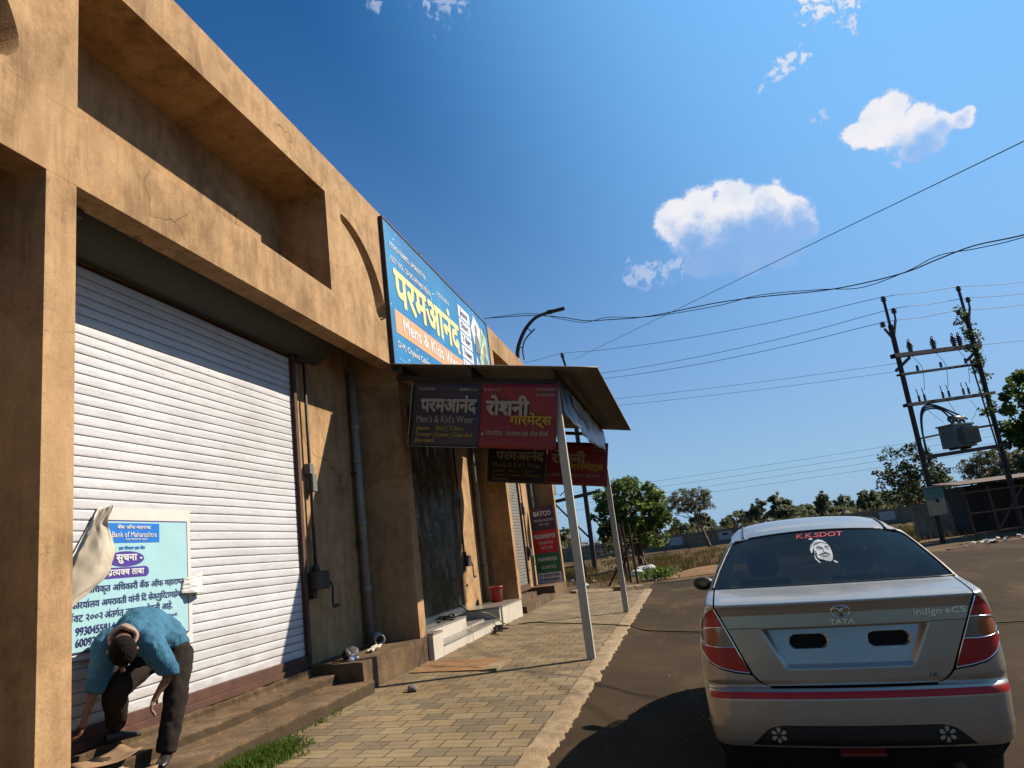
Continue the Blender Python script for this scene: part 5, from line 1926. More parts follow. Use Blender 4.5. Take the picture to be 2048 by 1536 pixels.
# clothes
def garment(name, tubes, mat, voxel=.011, wr=.007, thick=None):
    """grow one continuous cloth surface from overlapping tubes, then wrinkle it"""
    m = MB()
    for pts, rs in tubes:
        P = smooth_path(pts, 5)
        R_ = []
        for i in range(len(P)):
            t = i / (len(P) - 1) * (len(rs) - 1); k = min(int(t), len(rs) - 2)
            R_.append(rs[k] + (rs[k + 1] - rs[k]) * (t - k))
        m.tube(P, R_, 16)
    o = m.build(name, M[mat], None)
    r_ = o.modifiers.new('remesh', 'REMESH'); r_.mode = 'VOXEL'; r_.voxel_size = voxel
    s_ = o.modifiers.new('smooth', 'SMOOTH'); s_.iterations = 10; s_.factor = .6
    dg = bpy.context.evaluated_depsgraph_get(); dg.update()
    me = bpy.data.meshes.new_from_object(o.evaluated_get(dg))
    old = o.data; o.modifiers.clear(); o.data = me; bpy.data.meshes.remove(old); me.name = name
    for v in me.vertices:
        c = v.co
        k = mnoise.noise(Vector((c.x * 9, c.y * 13, c.z * 7))) + .7 * mnoise.noise(Vector((c.x * 26, c.y * 20, c.z * 15)) + Vector((3, 1, 7)))
        f = 1 - abs(mnoise.noise(Vector((c.x * 14, c.y * 8, c.z * 17)) + Vector((8, 2, 5)))) * 2
        v.co = c + v.normal * wr * (k + .5 * f)
    for p in me.polygons: p.use_smooth = True
    parent_keep(o, person)
    return o


def smooth_path(pts, n=6):
    out = []
    P = [Vector(p) for p in pts]
    for i in range(len(P) - 1):
        p0 = P[max(i - 1, 0)]; p1 = P[i]; p2 = P[i + 1]; p3 = P[min(i + 2, len(P) - 1)]
        for k in range(n):
            t = k / n
            out.append(0.5 * ((2 * p1) + (p2 - p0) * t + (2 * p0 - 5 * p1 + 4 * p2 - p3) * t * t + (3 * p1 - p0 - 3 * p2 + p3) * t ** 3))
    out.append(P[-1]); return out


def up(p, h, dx=0.0, dy=0.0): return (p[0] + dx, p[1] + dy, p[2] + h)


garment('shirt', [
    ([up(PEL, -.03, .0, .06), up(PEL, .02), up(SP1, .02), up(SP2, .02), up(lp(SP2, NK, .6), .01), up(NK, -.01)], [.135, .165, .175, .182, .125, .078]),
    ([up(PEL, -.02, .07, .03), up(lp(PEL, SP1, .8), .02, .07), up(SP2, .0, .07), S1], [.11, .13, .14, .09]),
    ([up(SP2, 0, .04), up(S1, .0), lp(S1, E1, .45), lp(S1, E1, .9), lp(E1, W1, .12)], [.12, .102, .086, .076, .070]),
    ([up(SP2, 0, -.05), up(S2, .0), lp(S2, E2, .45), lp(S2, E2, .9), lp(E2, W2, .35)], [.12, .100, .084, .076, .066])], 'shirt_blue', .011, .010)
garment('trousers', [
    ([up(PEL, .06, 0, -.03), PEL, up(H1, -.01)], [.135, .142, .12]),
    ([up(PEL, .02), up(H2, -.01), lp(H2, K2, .5), K2, lp(K2, A2, .5), lp(K2, A2, .93)], [.13, .122, .104, .086, .080, .066]),
    ([up(PEL, .0), up(H1, -.01), lp(H1, K1, .5), K1, lp(K1, A1, .5), lp(K1, A1, 1.05)], [.13, .122, .102, .084, .080, .070])], 'trousers', .010, .009)


def shoe(ankle, dirv, zg):
    dirv = Vector((dirv[0], dirv[1], 0)).normalized(); a = Vector((ankle[0], ankle[1], zg))
    sd = Vector((-dirv.y, dirv.x, 0))
    m = MB()
    st = [(-.075, .030, .070), (-.05, .036, .095), (0, .038, .090), (.06, .042, .068), (.12, .046, .050), (.16, .040, .040), (.185, .020, .028)]
    n = 12; vv = []
    for (t, w, h) in st:
        for k in range(n):
            an = 2 * pi * k / n
            vv.append(a + dirv * t + sd * w * cos(an) + Vector((0, 0, max(0.0, h * .5 + h * .5 * sin(an)))))
    m.add(vv, [(i * n + k, i * n + (k + 1) % n, (i + 1) * n + (k + 1) % n, (i + 1) * n + k) for i in range(len(st) - 1) for k in range(n)], 0, True)
    m.add(vv[:n], [tuple(reversed(range(n)))]); m.add(vv[-n:], [tuple(range(n))])
    m.build('shoe', M['shoe_black'], person)


shoe(A1, (.35, -.75), 0.335)
shoe(A2, (.35, .85), 0.515)
# ================================================================ small things round the shops
hose = MB()
hp_ = [(-4.40, 14.2, .69), (-4.1, 13.75, .60), (-3.86, 13.55, .575), (-3.70, 13.75, .50), (-3.60, 14.35, .26), (-3.45, 14.7, .19), (-3.15, 14.72, .195), (-2.6, 14.4, .165), (-2.0, 14.0, .14), (-1.45, 13.6, .112), (-1.16, 13.4, .085), (-.9, 13.2, .02), (-.3, 12.8, -.01), (.4, 12.4, -.035), (1.4, 12.3, -.08), (2.6, 12.15, -.13), (4.0, 11.9, -.19), (6.5, 11.6, -.21)]


hose.tube(smooth_path(hp_), .011, 8)
tag(hose.build('hose', M['hose_green']), 'thin olive hose running from the marble steps across pavement and road', 'hose')

bk = thing('bucket', 'red plastic bucket on the marble steps by the far pillar', 'bucket', (-4.15, 16.1, .56))
b = MB(); b.lathe([(.11, 0), (.115, .0), (.15, .30), (.158, .31), (.158, .325), (.145, .325), (.108, .02), (.02, .015)], (-4.15, 16.1, .561), 24)
b.build('body', M['bucket_red'], bk)
b = MB(); b.tube([(-4.15 + .155 * cos(a * pi / 10), 16.1 + .155 * sin(a * pi / 10) * .4 - .06, .86 - .09 * sin(a * pi / 10)) for a in range(11)], .005, 6); b.build('handle', M['bucket_red'], bk)


def slipper(loc, yaw, label, group, tilt=0.0):
    s = thing('slipper', label, 'footwear', loc, (tilt, 0, yaw), group)
    m = MB()
    out = []
    for k in range(20):
        a = 2 * pi * k / 20
        out.append((.045 * cos(a) * (1 + .15 * sin(a)), .125 * sin(a)))
    n = 20
    m.add([(x, y, 0.0) for x, y in out] + [(x, y, .02) for x, y in out], [(i, (i + 1) % n, n + (i + 1) % n, n + i) for i in range(n)] + [tuple(range(n, 2 * n))] + [tuple(reversed(range(n)))])
    m.build('sole', M['dark_rubber'], s, local=True)
    m = MB()
    m.grid(lambda u, v: (.05 * cos(pi * u), .01 + .075 * v, .018 + .052 * sin(pi * u) * (1 - .25 * v)), 10, 5)
    m.build('strap', M['dark_rubber'], s, local=True, solid=.005)
    return s


sl = 'dark slipper in the loose pile on the upper marble step'
for i, (x, y, a) in enumerate(((-4.20, 12.35, .3), (-4.12, 12.55, 1.2), (-4.25, 12.7, 2.0), (-4.13, 12.85, .8))):
    slipper((x, y, .563 + .015 * (i % 2)), a, sl, 'slippers on the upper marble step', .12 * (i % 3))
sl = 'dark slipper in the loose pile on the pavement by the lower marble step'
for i, (x, y, a) in enumerate(((-3.60, 13.55, .4), (-3.52, 13.8, 1.4), (-3.62, 14.0, 2.2), (-3.48, 13.35, .9))):
    slipper((x, y, pav_z(x) + .012 + .03 * (i % 2)), a, sl, 'slippers on the pavement', .15 * (i % 3))


def stone(name, loc, r, mat, label, cat, seed, sq=(1, 1, .7), group=None):
    bm = bmesh.new(); bmesh.ops.create_icosphere(bm, subdivisions=3, radius=1)
    for v in bm.verts:
        k = 1 + .28 * mnoise.noise(v.co * 1.3 + Vector((seed, 0, 0))) + .10 * mnoise.noise(v.co * 3.5 + Vector((0, seed, 0)))
        v.co = Vector((v.co.x * sq[0], v.co.y * sq[1], v.co.z * sq[2])) * k * r
    me = bpy.data.meshes.new(name); bm.to_mesh(me); bm.free(); me.materials.append(M[mat])
    o = bpy.data.objects.new(name, me); o.location = loc; link(o)
    return tag(o, label, cat, group)


stone('stone', (-3.22, 8.33, pav_z(-3.22) + .035), .062, 'stone_grey', 'fist sized dark stone lying on the pavers before the plinth', 'stone', 3)
# rubbish on the plinth
pp = MB(); pp.tube([(-4.18, 9.78, .62), (-4.32, 9.98, .66)], .062, 16, cap=False); pp.tube([(-4.18, 9.78, .62), (-4.20, 9.80, .62)], .07, 16, cap=False)
tag(pp.build('pipe_offcut', M['pvc_white'], solid=.006), 'short white pipe offcut lying on the plinth beside the drainpipe', 'pipe')
rg = MB(); rg.grid(lambda u, v: (-4.02 - .10 * u, 9.15 + .30 * v, .545 + .03 * sin(5 * u + 4 * v) ** 2 + .03 * v), 8, 8)
tag(rg.build('paper_scrap', M['poster_back'], solid=.003), 'pale crumpled paper scrap on the plinth edge', 'litter')
stone('dark_bag', (-4.12, 8.72, .60), .10, 'dark_rubber', 'dark plastic bag slumped on the plinth corner', 'bag', 5, (.8, 1.4, .8))
bt_ = MB(); bt_.lathe([(.0, 0), (.03, .002), (.033, .02), (.033, .13), (.014, .17), (.014, .19), (.0, .19)], (-4.0, 8.46, .555), 12, axis='y')
tag(bt_.build('bottle', M['sign_white']), 'small clear bottle lying on the plinth corner', 'bottle')
# boards and rags at the person's feet
cbx = [((-4.06, 4.62, .345), (.26, .30), .25, .0), ((-4.18, 4.85, .45), (.18, .24), -.3, .15), ((-3.84, 4.70, .35), (.20, .34), .6, -.1)]
for i, (c, (w_, l_), a, tl) in enumerate(cbx):
    m = MB()
    m.grid(lambda u, v: ((u - .5) * w_ * 1.4, (v - .5) * l_ * 1.6, .012 * sin(6 * u + i) + .02 * sin(4 * v + i * 2) + .03 * (v - .5) ** 2), 8, 8)
    o = m.build('cardboard_sheet', M['cardboard'], solid=.008)
    o.location = (c[0], c[1], c[2] + .02); o.rotation_euler = (tl, 0.05, a)
    tag(o, ['brown cardboard sheet lying flat on the lower step beside the nearest pillar', 'torn cardboard piece tilted on the upper step by the hand', 'long cardboard strip nearest the pavement on the lower step'][i], 'cardboard')
stone('rag', (-4.02, 4.80, .37), .075, 'rag_pale', 'pale crumpled rag on the lower step by the shoe', 'rag', 11, (.7, 1.3, .7))
# clear plastic curtain hanging before the second shutter
cur = MB()


def cur_fn(u, v):
    y = 10.95 + u * 3.65; z = .70 + v * 3.3
    f = .035 * sin(y * 9 + 1.5 * sin(z * 1.3)) + .02 * sin(y * 23 + z * 2) + .05 * sin(z * .9 + y * 2)
    return (-4.30 + f * (1.1 - .5 * v) - .06 * v, y + .05 * sin(z * 2 + y) * (1 - v), z)


cur.grid(cur_fn, 140, 50)


def film_mat():
    m = Mat('plastic_film', (0.30, 0.32, 0.28, 1), 0.22, 0, 0.6)
    t = m.N.new('ShaderNodeBsdfTransparent'); t.inputs['Color'].default_value = (.64, .60, .50, 1)
    ms = m.N.new('ShaderNodeMixShader'); fc_ = m.ramp(m.noise(4.5, 7, .7, (1, 1.6, .45), 1.5), [(.45, .10), (.60, .35), (.72, .75)]); m.L.new(fc_, ms.inputs[0])
    m.b.inputs['Base Color'].default_value = (.23, .20, .145, 1)
    m.L.new(t.outputs[0], ms.inputs[1]); m.L.new(m.b.outputs[0], ms.inputs[2]); m.L.new(ms.outputs[0], m.out.inputs['Surface'])
    M['plastic_film'] = m.m


film_mat()
tag(cur.build('plastic_curtain', M['plastic_film']), 'crumpled clear plastic sheet hanging before the second shop shutter', 'plastic sheet')
# earth patch and cover slab set in the pavement by the marble steps
ep = MB()
ep.grid(lambda u, v: (-3.72 + 1.15 * u, 9.55 + .95 * v + .08 * nz(u * 3, v * 3, 1), pav_z(-3.72 + 1.15 * u) + .012 + .02 * nz(u * 4, v * 4, 2) * (1 if .05 < u < .95 and .05 < v < .95 else 0)), 24, 20)
tag(ep.build('earth_patch', M['sand']), kind='structure')
rb = rough_box('cover_slab', -2.75, -2.55, 9.5, 10.3, .11, .165, 'kerb_concrete', .01, None, .1)
tag(rb, 'narrow concrete cover strip edging the bare earth patch in the pavement', 'slab')
for i, (x, y, a, l_) in enumerate(((-2.7, 22.9, .2, 1.5), (-3.1, 23.6, -.3, 1.2), (-1.9, 23.1, .9, .9))):
    o = rough_box('broken_slab', -l_ / 2, l_ / 2, -.22, .22, 0, .10, 'kerb_concrete', .02, None, .12)
    o.location = (x, y, .05 + .02 * i); o.rotation_euler = (.05, .06, a)
    tag(o, ['longest broken concrete slab past the end of the pavement', 'broken concrete slab lying nearest the far plinth', 'short broken slab at the kerb end'][i], 'slab')

# ================================================================ plants
def leaf_quads(mb, c, rad, n, size, rn, flat=1.0, mi=0):
    for _ in range(n):
        while True:
            p = Vector((rn.uniform(-1, 1), rn.uniform(-1, 1), rn.uniform(-1, 1)))
            if p.length <= 1: break
        q = Vector(c) + Vector((p.x * rad, p.y * rad, p.z * rad * flat))
        a = Vector((rn.gauss(0, 1), rn.gauss(0, 1), rn.gauss(0, .7))).normalized()
        b_ = a.cross(Vector((rn.gauss(0, 1), rn.gauss(0, 1), rn.gauss(0, 1)))).normalized()
        s = size * rn.uniform(.6, 1.3)
        mb.add([q - a * s, q + b_ * s * .5, q + a * s, q - b_ * s * .5], [(0, 1, 2, 3)], mi)


def limb(mb, a, b_, r0, r1, rn, wob=.12, n=5):
    a, b_ = Vector(a), Vector(b_); L_ = (b_ - a).length
    pts = []
    for i in range(n + 1):
        t = i / n; p = a.lerp(b_, t)
        w = sin(pi * t) * wob * L_
        pts.append(p + Vector((rn.uniform(-w, w), rn.uniform(-w, w), rn.uniform(-w, w) * .5 + w * .6)))
    mb.tube(pts, [r0 + (r1 - r0) * i / n for i in range(n + 1)], 6)
    return pts


def tree(name, label, base, crown_c, crown_r, trunk_r, nclump, nleaf, leaf, mat, seed, group=None, clump_r=.22, inner=.25, fork=.45, twigs=True, stems=1, zmin=-.8):
    rn = random.Random(seed)
    t = thing(name, label, 'tree', base, (0, 0, 0), group)
    base = Vector(base); cc = Vector(crown_c); cr = Vector(crown_r)
    tr = MB(); cw = MB()
    tips = []
    for s in range(stems):
        top = base.lerp(cc, fork) + Vector((rn.uniform(-.3, .3) * cr.x * .5, rn.uniform(-.2, .2) * cr.y, 0))
        limb(tr, base - Vector((0, 0, .2)) + Vector((.12 * s, .05 * s, 0)), top, trunk_r * (1 if s == 0 else .7), trunk_r * .6, rn, .05)
        tips.append(top)
    clumps = []
    while len(clumps) < nclump:
        p = Vector((rn.uniform(-1, 1), rn.uniform(-1, 1), rn.uniform(zmin, 1)))
        l_ = p.length
        if l_ > 1 or l_ < inner: continue
        if rn.random() > .25 + .75 * l_: continue
        k = 1 + .22 * mnoise.noise(p * 2.1 + Vector((seed, 0, 0)))
        clumps.append(cc + Vector((p.x * cr.x, p.y * cr.y, p.z * cr.z)) * k)
    R_ = (cr.x + cr.y + cr.z) / 3
    mains = []
    for i in range(7):
        q = clumps[i % len(clumps)]
        tp = rn.choice(tips)
        pts = limb(tr, tp, tp.lerp(q, .8), trunk_r * .45, trunk_r * .14, rn, .12)
        mains += pts[2:]
    for q in clumps:
        if twigs:
            m_ = min(mains, key=lambda w: (w - q).length)
            limb(tr, m_, q, trunk_r * .14, trunk_r * .04, rn, .1, 3)
        leaf_quads(cw, q, R_ * clump_r * rn.uniform(.7, 1.35), int(nleaf * rn.uniform(.6, 1.4)), leaf, rn, .8)
    tr.build('trunk', M['bark'], t); cw.build('crown', M[mat], t)
    return t


tree('leafy_tree', 'round bright green leafy tree behind the canopy posts beside the road', (-2.4, 39.7, -.02), (-2.60, 39.7, 2.70), (2.0, 1.9, 1.95), .16, 170, 46, .13, 'leaf_neem', 4, clump_r=.17, stems=3, fork=.5)
tree('thorn_tree', 'thin umbrella shaped thorn tree with bare stem before the boundary wall', (1.94, 71.5, 0), (.85, 71.5, 4.15), (2.3, 2.2, 1.35), .14, 210, 40, .075, 'leaf_olive', 9, clump_r=.12, inner=.1, fork=.42, stems=2, zmin=-.6)
tree('scrub_tree', 'dark bushy tree with slanting stems behind the bare transformer pole', (13.0, 44.5, 0), (12.3, 44.5, 2.95), (1.75, 1.6, 1.75), .12, 130, 32, .095, 'leaf_dark', 14, clump_r=.15, stems=4, fork=.45)
tree('pale_thorn_tree', 'pale brownish thorn tree between the two transformer poles', (22.0, 58.0, 0), (21.6, 58.0, 3.1), (2.4, 2.2, 1.6), .2, 240, 46, .085, 'leaf_olive', 21, clump_r=.12, inner=.1, stems=3, fork=.4)
tree('broadleaf_tree', 'tallest leafy tree, standing beyond the creeper covered transformer pole', (16.3, 36.0, 0), (16.1, 36.0, 4.1), (2.1, 2.0, 2.5), .24, 180, 50, .17, 'leaf_neem', 33, clump_r=.15, stems=2, fork=.4)
tree('low_tree', 'low dark tree behind the foot of the creeper covered pole', (19.5, 47, 0), (19.5, 47, 2.0), (2.2, 1.8, 1.4), .15, 90, 36, .14, 'leaf_dark', 37, clump_r=.18, stems=2)

# trees along the horizon: three sorts grown once, each copied on its own
far_src = []
for i, (w_, h_) in enumerate(((4.2, 5.4), (5.5, 4.4), (3.4, 6.2))):
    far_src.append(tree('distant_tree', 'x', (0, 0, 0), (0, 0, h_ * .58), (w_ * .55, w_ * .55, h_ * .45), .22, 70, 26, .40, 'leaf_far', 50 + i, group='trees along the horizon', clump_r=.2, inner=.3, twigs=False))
far_spots = []
rn = random.Random(5)
for i in range(58):
    y = rn.uniform(105, 190); x = -34 + i * 2.35 * (y / 150) + rn.uniform(-2, 2)
    far_spots.append((x, y, rn.uniform(.55, .92)))
far_spots += [(10.6, 150, .98), (13.9, 149, .92), (7.6, 147, .6), (22.5, 150, .85), (25.5, 150, .9), (29.5, 152, .85), (36.5, 150, 1.0), (38.5, 140, 1.0), (43, 140, 1.1), (-30, 120, .8), (-26, 122, .85), (-36, 118, .9)]


def copy_thing(src, loc, scale, rz):
    r_ = src.copy(); link(r_)
    r_.location = loc; r_.scale = (scale,) * 3; r_.rotation_euler = (0, 0, rz)
    for ch in src.children:
        c_ = ch.copy(); link(c_); c_.parent = r_; c_.matrix_parent_inverse = ch.matrix_parent_inverse.copy()
    return r_


for i, (x, y, s) in enumerate(far_spots):
    src = far_src[i % 3]
    if i < 3: o = src; o.location = (x, y, -.1); o.scale = (s,) * 3
    else: o = copy_thing(src, (x, y, -.1), s, rn.uniform(0, 6))
    o['label'] = 'hazy green tree in the distant line along the horizon'
# far hedge line that reads as one mass
hd_ = MB(); rn = random.Random(77)
for i in range(260):
    x = -60 + i * .85; y = 100 + 14 * nz(x, 0, 0, .05) + rn.uniform(-5, 5)
    leaf_quads(hd_, (x, y, .9 + .35 * nz(x, 3, 0, .2)), 1.3, 22, .42, rn, .8)
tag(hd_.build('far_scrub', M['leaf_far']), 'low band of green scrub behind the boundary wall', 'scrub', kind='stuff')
# a small palm far off
pm = thing('palm_tree', 'tiny lone palm on the horizon above the car roof', 'tree', (15.5, 140, 0))
b = MB(); b.tube([(15.5, 140, 0), (15.45, 140, 3.3)], [.16, .1], 7); b.build('trunk', M['bark'], pm)
b = MB()
for k in range(14):
    a = k * 2.4; e_ = .9 - .14 * (k % 7)
    pts = [Vector((15.45, 140, 3.3)) + Vector((cos(a) * t * 1.0, sin(a) * t * 1.0, e_ * t - .9 * t * t)) for t in (0, .35, .7, 1.0)]
    for q in range(3):
        w_ = .16 * (1 - .25 * q); n_ = Vector((-sin(a), cos(a), .3))
        b.add([pts[q] - n_ * w_, pts[q + 1] - n_ * w_ * .6, pts[q + 1] + n_ * w_ * .6, pts[q] + n_ * w_], [(0, 1, 2, 3)])
b.build('crown', M['leaf_far'], pm)


def grass_blades(mb, x, y, z, n, h, spread, rn, lean=.5):
    for _ in range(n):
        a = rn.uniform(0, 2 * pi); d = rn.uniform(0, spread)
        p = Vector((x + cos(a) * d, y + sin(a) * d, z)); a2 = rn.uniform(0, 2 * pi); hh = h * rn.uniform(.5, 1.2)
        tip = p + Vector((cos(a2) * hh * lean * rn.random(), sin(a2) * hh * lean * rn.random(), hh))
        w_ = Vector((-sin(a2), cos(a2), 0)) * max(.0035, hh * .025)
        md = p.lerp(tip, .55) + Vector((0, 0, hh * .08))
        mb.add([p - w_, p + w_, md + w_ * .8, tip, md - w_ * .8], [(0, 1, 2, 3, 4)])


rn = random.Random(3)
gd = MB()
for _ in range(2600):
    y = rn.triangular(28, 66, 32); x = rn.uniform(-9 - (y - 28) * .1, 6 + (y - 28) * .35)
    if x > -1.2 and y < 31.5: continue
    k = nz(x, y, 2, .35)
    if k < -.12: continue
    grass_blades(gd, x, y, ground_z(x, y) - .02, 12, .30 + .25 * max(k, 0), .35, rn)
for _ in range(900):
    y = rn.uniform(34, 60); x = rn.uniform(9, 28)
    grass_blades(gd, x, y, ground_z(x, y) - .02, 12, .35, .4, rn)
tag(gd.build('dry_grass', M['grass_dry']), 'dry yellow grass on the waste ground beyond the road', 'grass', kind='stuff')
gg = MB()
for _ in range(150):
    x = rn.gauss(-3.50, .10); y = rn.gauss(5.72, .24)
    if x > -3.2: continue
    x = max(x, -3.66) if y > 5 else x
    grass_blades(gg, x, y, pav_z(x) - .01, 16, .085, .05, rn, 1.2)
for _ in range(26):
    x = rn.gauss(-3.64, .02); y = rn.uniform(6.2, 7.6)
    grass_blades(gg, x, y, pav_z(x) - .01, 7, .05, .04, rn, 1.2)
tag(gg.build('grass_tuft', M['grass_green']), 'green grass tuft growing between the pavers and the lower step', 'grass', kind='stuff')
sh = MB()
for _ in range(40):
    x = rn.gauss(-1.35, .35); y = rn.gauss(28.6, .3)
    leaf_quads(sh, (x, y, ground_z(x, y) + .22), .22, 22, .06, rn, .9)
tag(sh.build('green_bush', M['grass_green']), 'low bright green bush at the road end below the white bags', 'bush')
yb_ = MB()
for _ in range(30): leaf_quads(yb_, (rn.gauss(-3.2, .35), rn.gauss(34.5, .4), rn.uniform(.3, 1.7)), .3, 18, .07, rn)
tag(yb_.build('yellow_bush', M['grass_dry']), 'yellowing bush behind the rusty leaning posts', 'bush')
sm = MB()
sm.grid(lambda u, v: (-1.0 + 3.4 * u, 28.4 + 2.6 * v, -.02 + .22 * sin(pi * u) ** .8 * sin(pi * v) ** .8 * (1 + .4 * nz(u * 5, v * 5, 1))), 30, 20)
tag(sm.build('sand_heap', M['sand']), 'low heap of orange sand at the road end', 'sand heap')
for i, (x, y, r_) in enumerate(((-1.9, 33.5, .42), (-2.3, 32.9, .28), (-4.0, 28.4, .20))):
    stone('rubbish_bag', (x, y, ground_z(x, y) + r_ * .35), r_, 'bag_white', ['larger white rubbish bag behind the green bush', 'smaller white rubbish bag beside the larger one', 'white bag at the foot of the leaning strut'][i], 'bag', 20 + i * 3, (1.2, .9, .6))
lt_ = MB(); rn = random.Random(12)
for _ in range(130):
    x = rn.uniform(8.9, 14); y = 27.6 + (x - 8.9) * .5 + rn.gauss(0, .5)
    a = rn.uniform(0, 6); s = rn.uniform(.04, .14); z = ground_z(x, y) + .03
    lt_.add([(x + s * cos(a + k * pi / 2), y + s * sin(a + k * pi / 2), z + rn.uniform(0, .09)) for k in range(4)], [(0, 1, 2, 3)])
for _ in range(60):
    x = rn.uniform(-8, 4); y = rn.uniform(27.5, 40)
    a = rn.uniform(0, 6); s = rn.uniform(.03, .10); z = ground_z(x, y) + .05
    lt_.add([(x + s * cos(a + k * pi / 2), y + s * sin(a + k * pi / 2), z + rn.uniform(0, .06)) for k in range(4)], [(0, 1, 2, 3)])
tag(lt_.build('litter', M['bag_white']), 'scattered pale litter along the dusty road edges', 'litter', kind='stuff')
rn = random.Random(15)
gv = MB()
for _ in range(260):
    x = rn.uniform(-1.1, .9); y = rn.uniform(5, 22); s = rn.uniform(.004, .016)
    z = road_z(x, y) + s * .4
    gv.add([(x - s, y, z), (x, y - s, z), (x + s, y, z), (x, y + s, z), (x, y, z + s)], [(0, 1, 4), (1, 2, 4), (2, 3, 4), (3, 0, 4)])
for _ in range(160):
    x = rn.gauss(-3.6, .18); y = rn.uniform(5, 16); s = rn.uniform(.004, .014); x = max(min(x, -1.5), -3.70)
    z = pav_z(x) + s * .4 + .004
    gv.add([(x - s, y, z), (x, y - s, z), (x + s, y, z), (x, y + s, z), (x, y, z + s)], [(0, 1, 4), (1, 2, 4), (2, 3, 4), (3, 0, 4)])
tag(gv.build('gravel', M['kerb_concrete']), 'loose grit on the road and along the shop steps', 'gravel', kind='stuff')

# ================================================================ boundary wall, posts, fences
bw = thing('boundary_wall', 'low grey precast boundary wall with painted panels across the waste ground', 'wall', (0, 72, 0))
A_, B_ = Vector((-16.0, 77.0, 0)), Vector((30.0, 70.5, 0))
n_ = 20
for i in range(n_ + 1):
    p = A_.lerp(B_, i / n_)
    b = MB(); b.box(p.x - .11, p.x + .11, p.y - .11, p.y + .11, -.1, 1.62)
    b.add([(p.x - .11, p.y - .11, 1.62), (p.x + .11, p.y - .11, 1.62), (p.x + .11, p.y + .11, 1.62), (p.x - .11, p.y + .11, 1.62), (p.x, p.y, 1.78)], [(0, 1, 4), (1, 2, 4), (2, 3, 4), (3, 0, 4)])
    b.build('wall_post', M['wall_panel'], bw)
for i in range(n_):
    p, q = A_.lerp(B_, (i + .05) / n_), A_.lerp(B_, (i + .95) / n_)
    b = MB()
    for k in range(3): b.bar(p + Vector((0, 0, .25 + .47 * k)), q + Vector((0, 0, .25 + .47 * k)), .06, .455)
    po_ = b.build('wall_panel', M['wall_panel'], bw)
    if i % 2 == 0 and i > 3:
        b = MB(); c0, c1 = p.lerp(q, .2), p.lerp(q, .8)
        b.add([c0 + Vector((0, -.035, .45)), c1 + Vector((0, -.035, .45)), c1 + Vector((0, -.035, 1.2)), c0 + Vector((0, -.035, 1.2))], [(0, 1, 2, 3)])
        if i % 4 == 0:
            d0, d1 = p.lerp(q, .38), p.lerp(q, .62)
            b.add([d0 + Vector((0, -.04, .85)), d1 + Vector((0, -.04, .85)), d1 + Vector((0, -.04, 1.05)), d0 + Vector((0, -.04, 1.05))], [(0, 1, 2, 3)], 1)
        b.build('painted_panel', [M['wall_paint_patch'], M['text_black']], po_)
dry = MB(); rn = random.Random(41)
for i in range(500):
    x = rn.uniform(-30, 40); y = 79 - x * .14 + rn.uniform(0, 4)
    grass_blades(dry, x, y, 0, 5, rn.uniform(1.6, 2.3), .6, rn, .3)
tag(dry.build('dry_crop', M['grass_dry']), 'tall dry stalks standing behind the boundary wall', 'crop', kind='stuff')

fp = [((-1.96, 27.8), (-1.98, 27.8), 2.1, 'rusty angle post nearest the road end'), ((-2.25, 28.6), (-2.28, 28.6), 2.15, 'rusty angle post just behind the nearest one'), ((-2.45, 29.6), (-2.5, 29.6), 2.2, 'thick rusty angle post with stone filling beside the tree stems'),
      ((-3.05, 27.9), (-2.1, 28.0), 1.35, 'rusty strut leaning against the nearest angle post'), ((-2.75, 28.9), (-2.3, 28.8), 1.0, 'short rusty strut leaning below the angle posts'),
      ((-4.75, 28.6), (-4.85, 28.6), 2.3, 'dark fence post standing closest to the far plinth'), ((-4.25, 29.2), (-4.3, 29.2), 2.6, 'tall dark fence post behind the nearer canopy post'), ((-5.0, 37), (-5.1, 37), 2.3, 'thin dark fence post by the far electric pole')]
for (b0, b1, h_, lb_) in fp:
    m = MB()
    a_, c_ = Vector((b0[0], b0[1], -.05)), Vector((b1[0], b1[1], h_))
    m.bar(a_, c_, .075, .012); m.bar(a_ + Vector((.034, .03, 0)), c_ + Vector((.034, .03, 0)), .012, .075)
    tag(m.build('fence_post', M['rust_iron']), lb_, 'fence post', 'rusty iron fence posts beyond the pavement')
for z_, lb_ in ((2.1, 'upper dark iron rail between the fence posts at the building end'), (.7, 'lower dark iron rail between the fence posts at the building end')):
    rl = MB(); rl.bar((-6.5, 28.6, z_), (-4.2, 29.2, z_ + .08), .05, .05)
    tag(rl.build('fence_rail', M['rust_iron']), lb_, 'fence rail')
rp = MB(); rp.box(-6.9, -5.2, 31.0, 31.1, .5, 2.05)
rp.box(-6.9, -5.2, 31.1, 31.13, 1.2, 1.26)
tag(rp.build('rusty_gate_leaf', M['rust_frame'], bevel=.01), 'rusty brown sheet gate leaf standing by the far plinth', 'gate')

# ================================================================ transformer on its twin poles
dp = thing('transformer_structure', 'twin pole electric structure carrying a grey transformer beyond the parked car', 'transformer', (11.2, 33, 0))
PA, PB = Vector((9.30, 31.6, 0)), Vector((13.13, 34.36, 0))


def dpp(t, z): p = PA.lerp(PB, t); p.z = z; return p


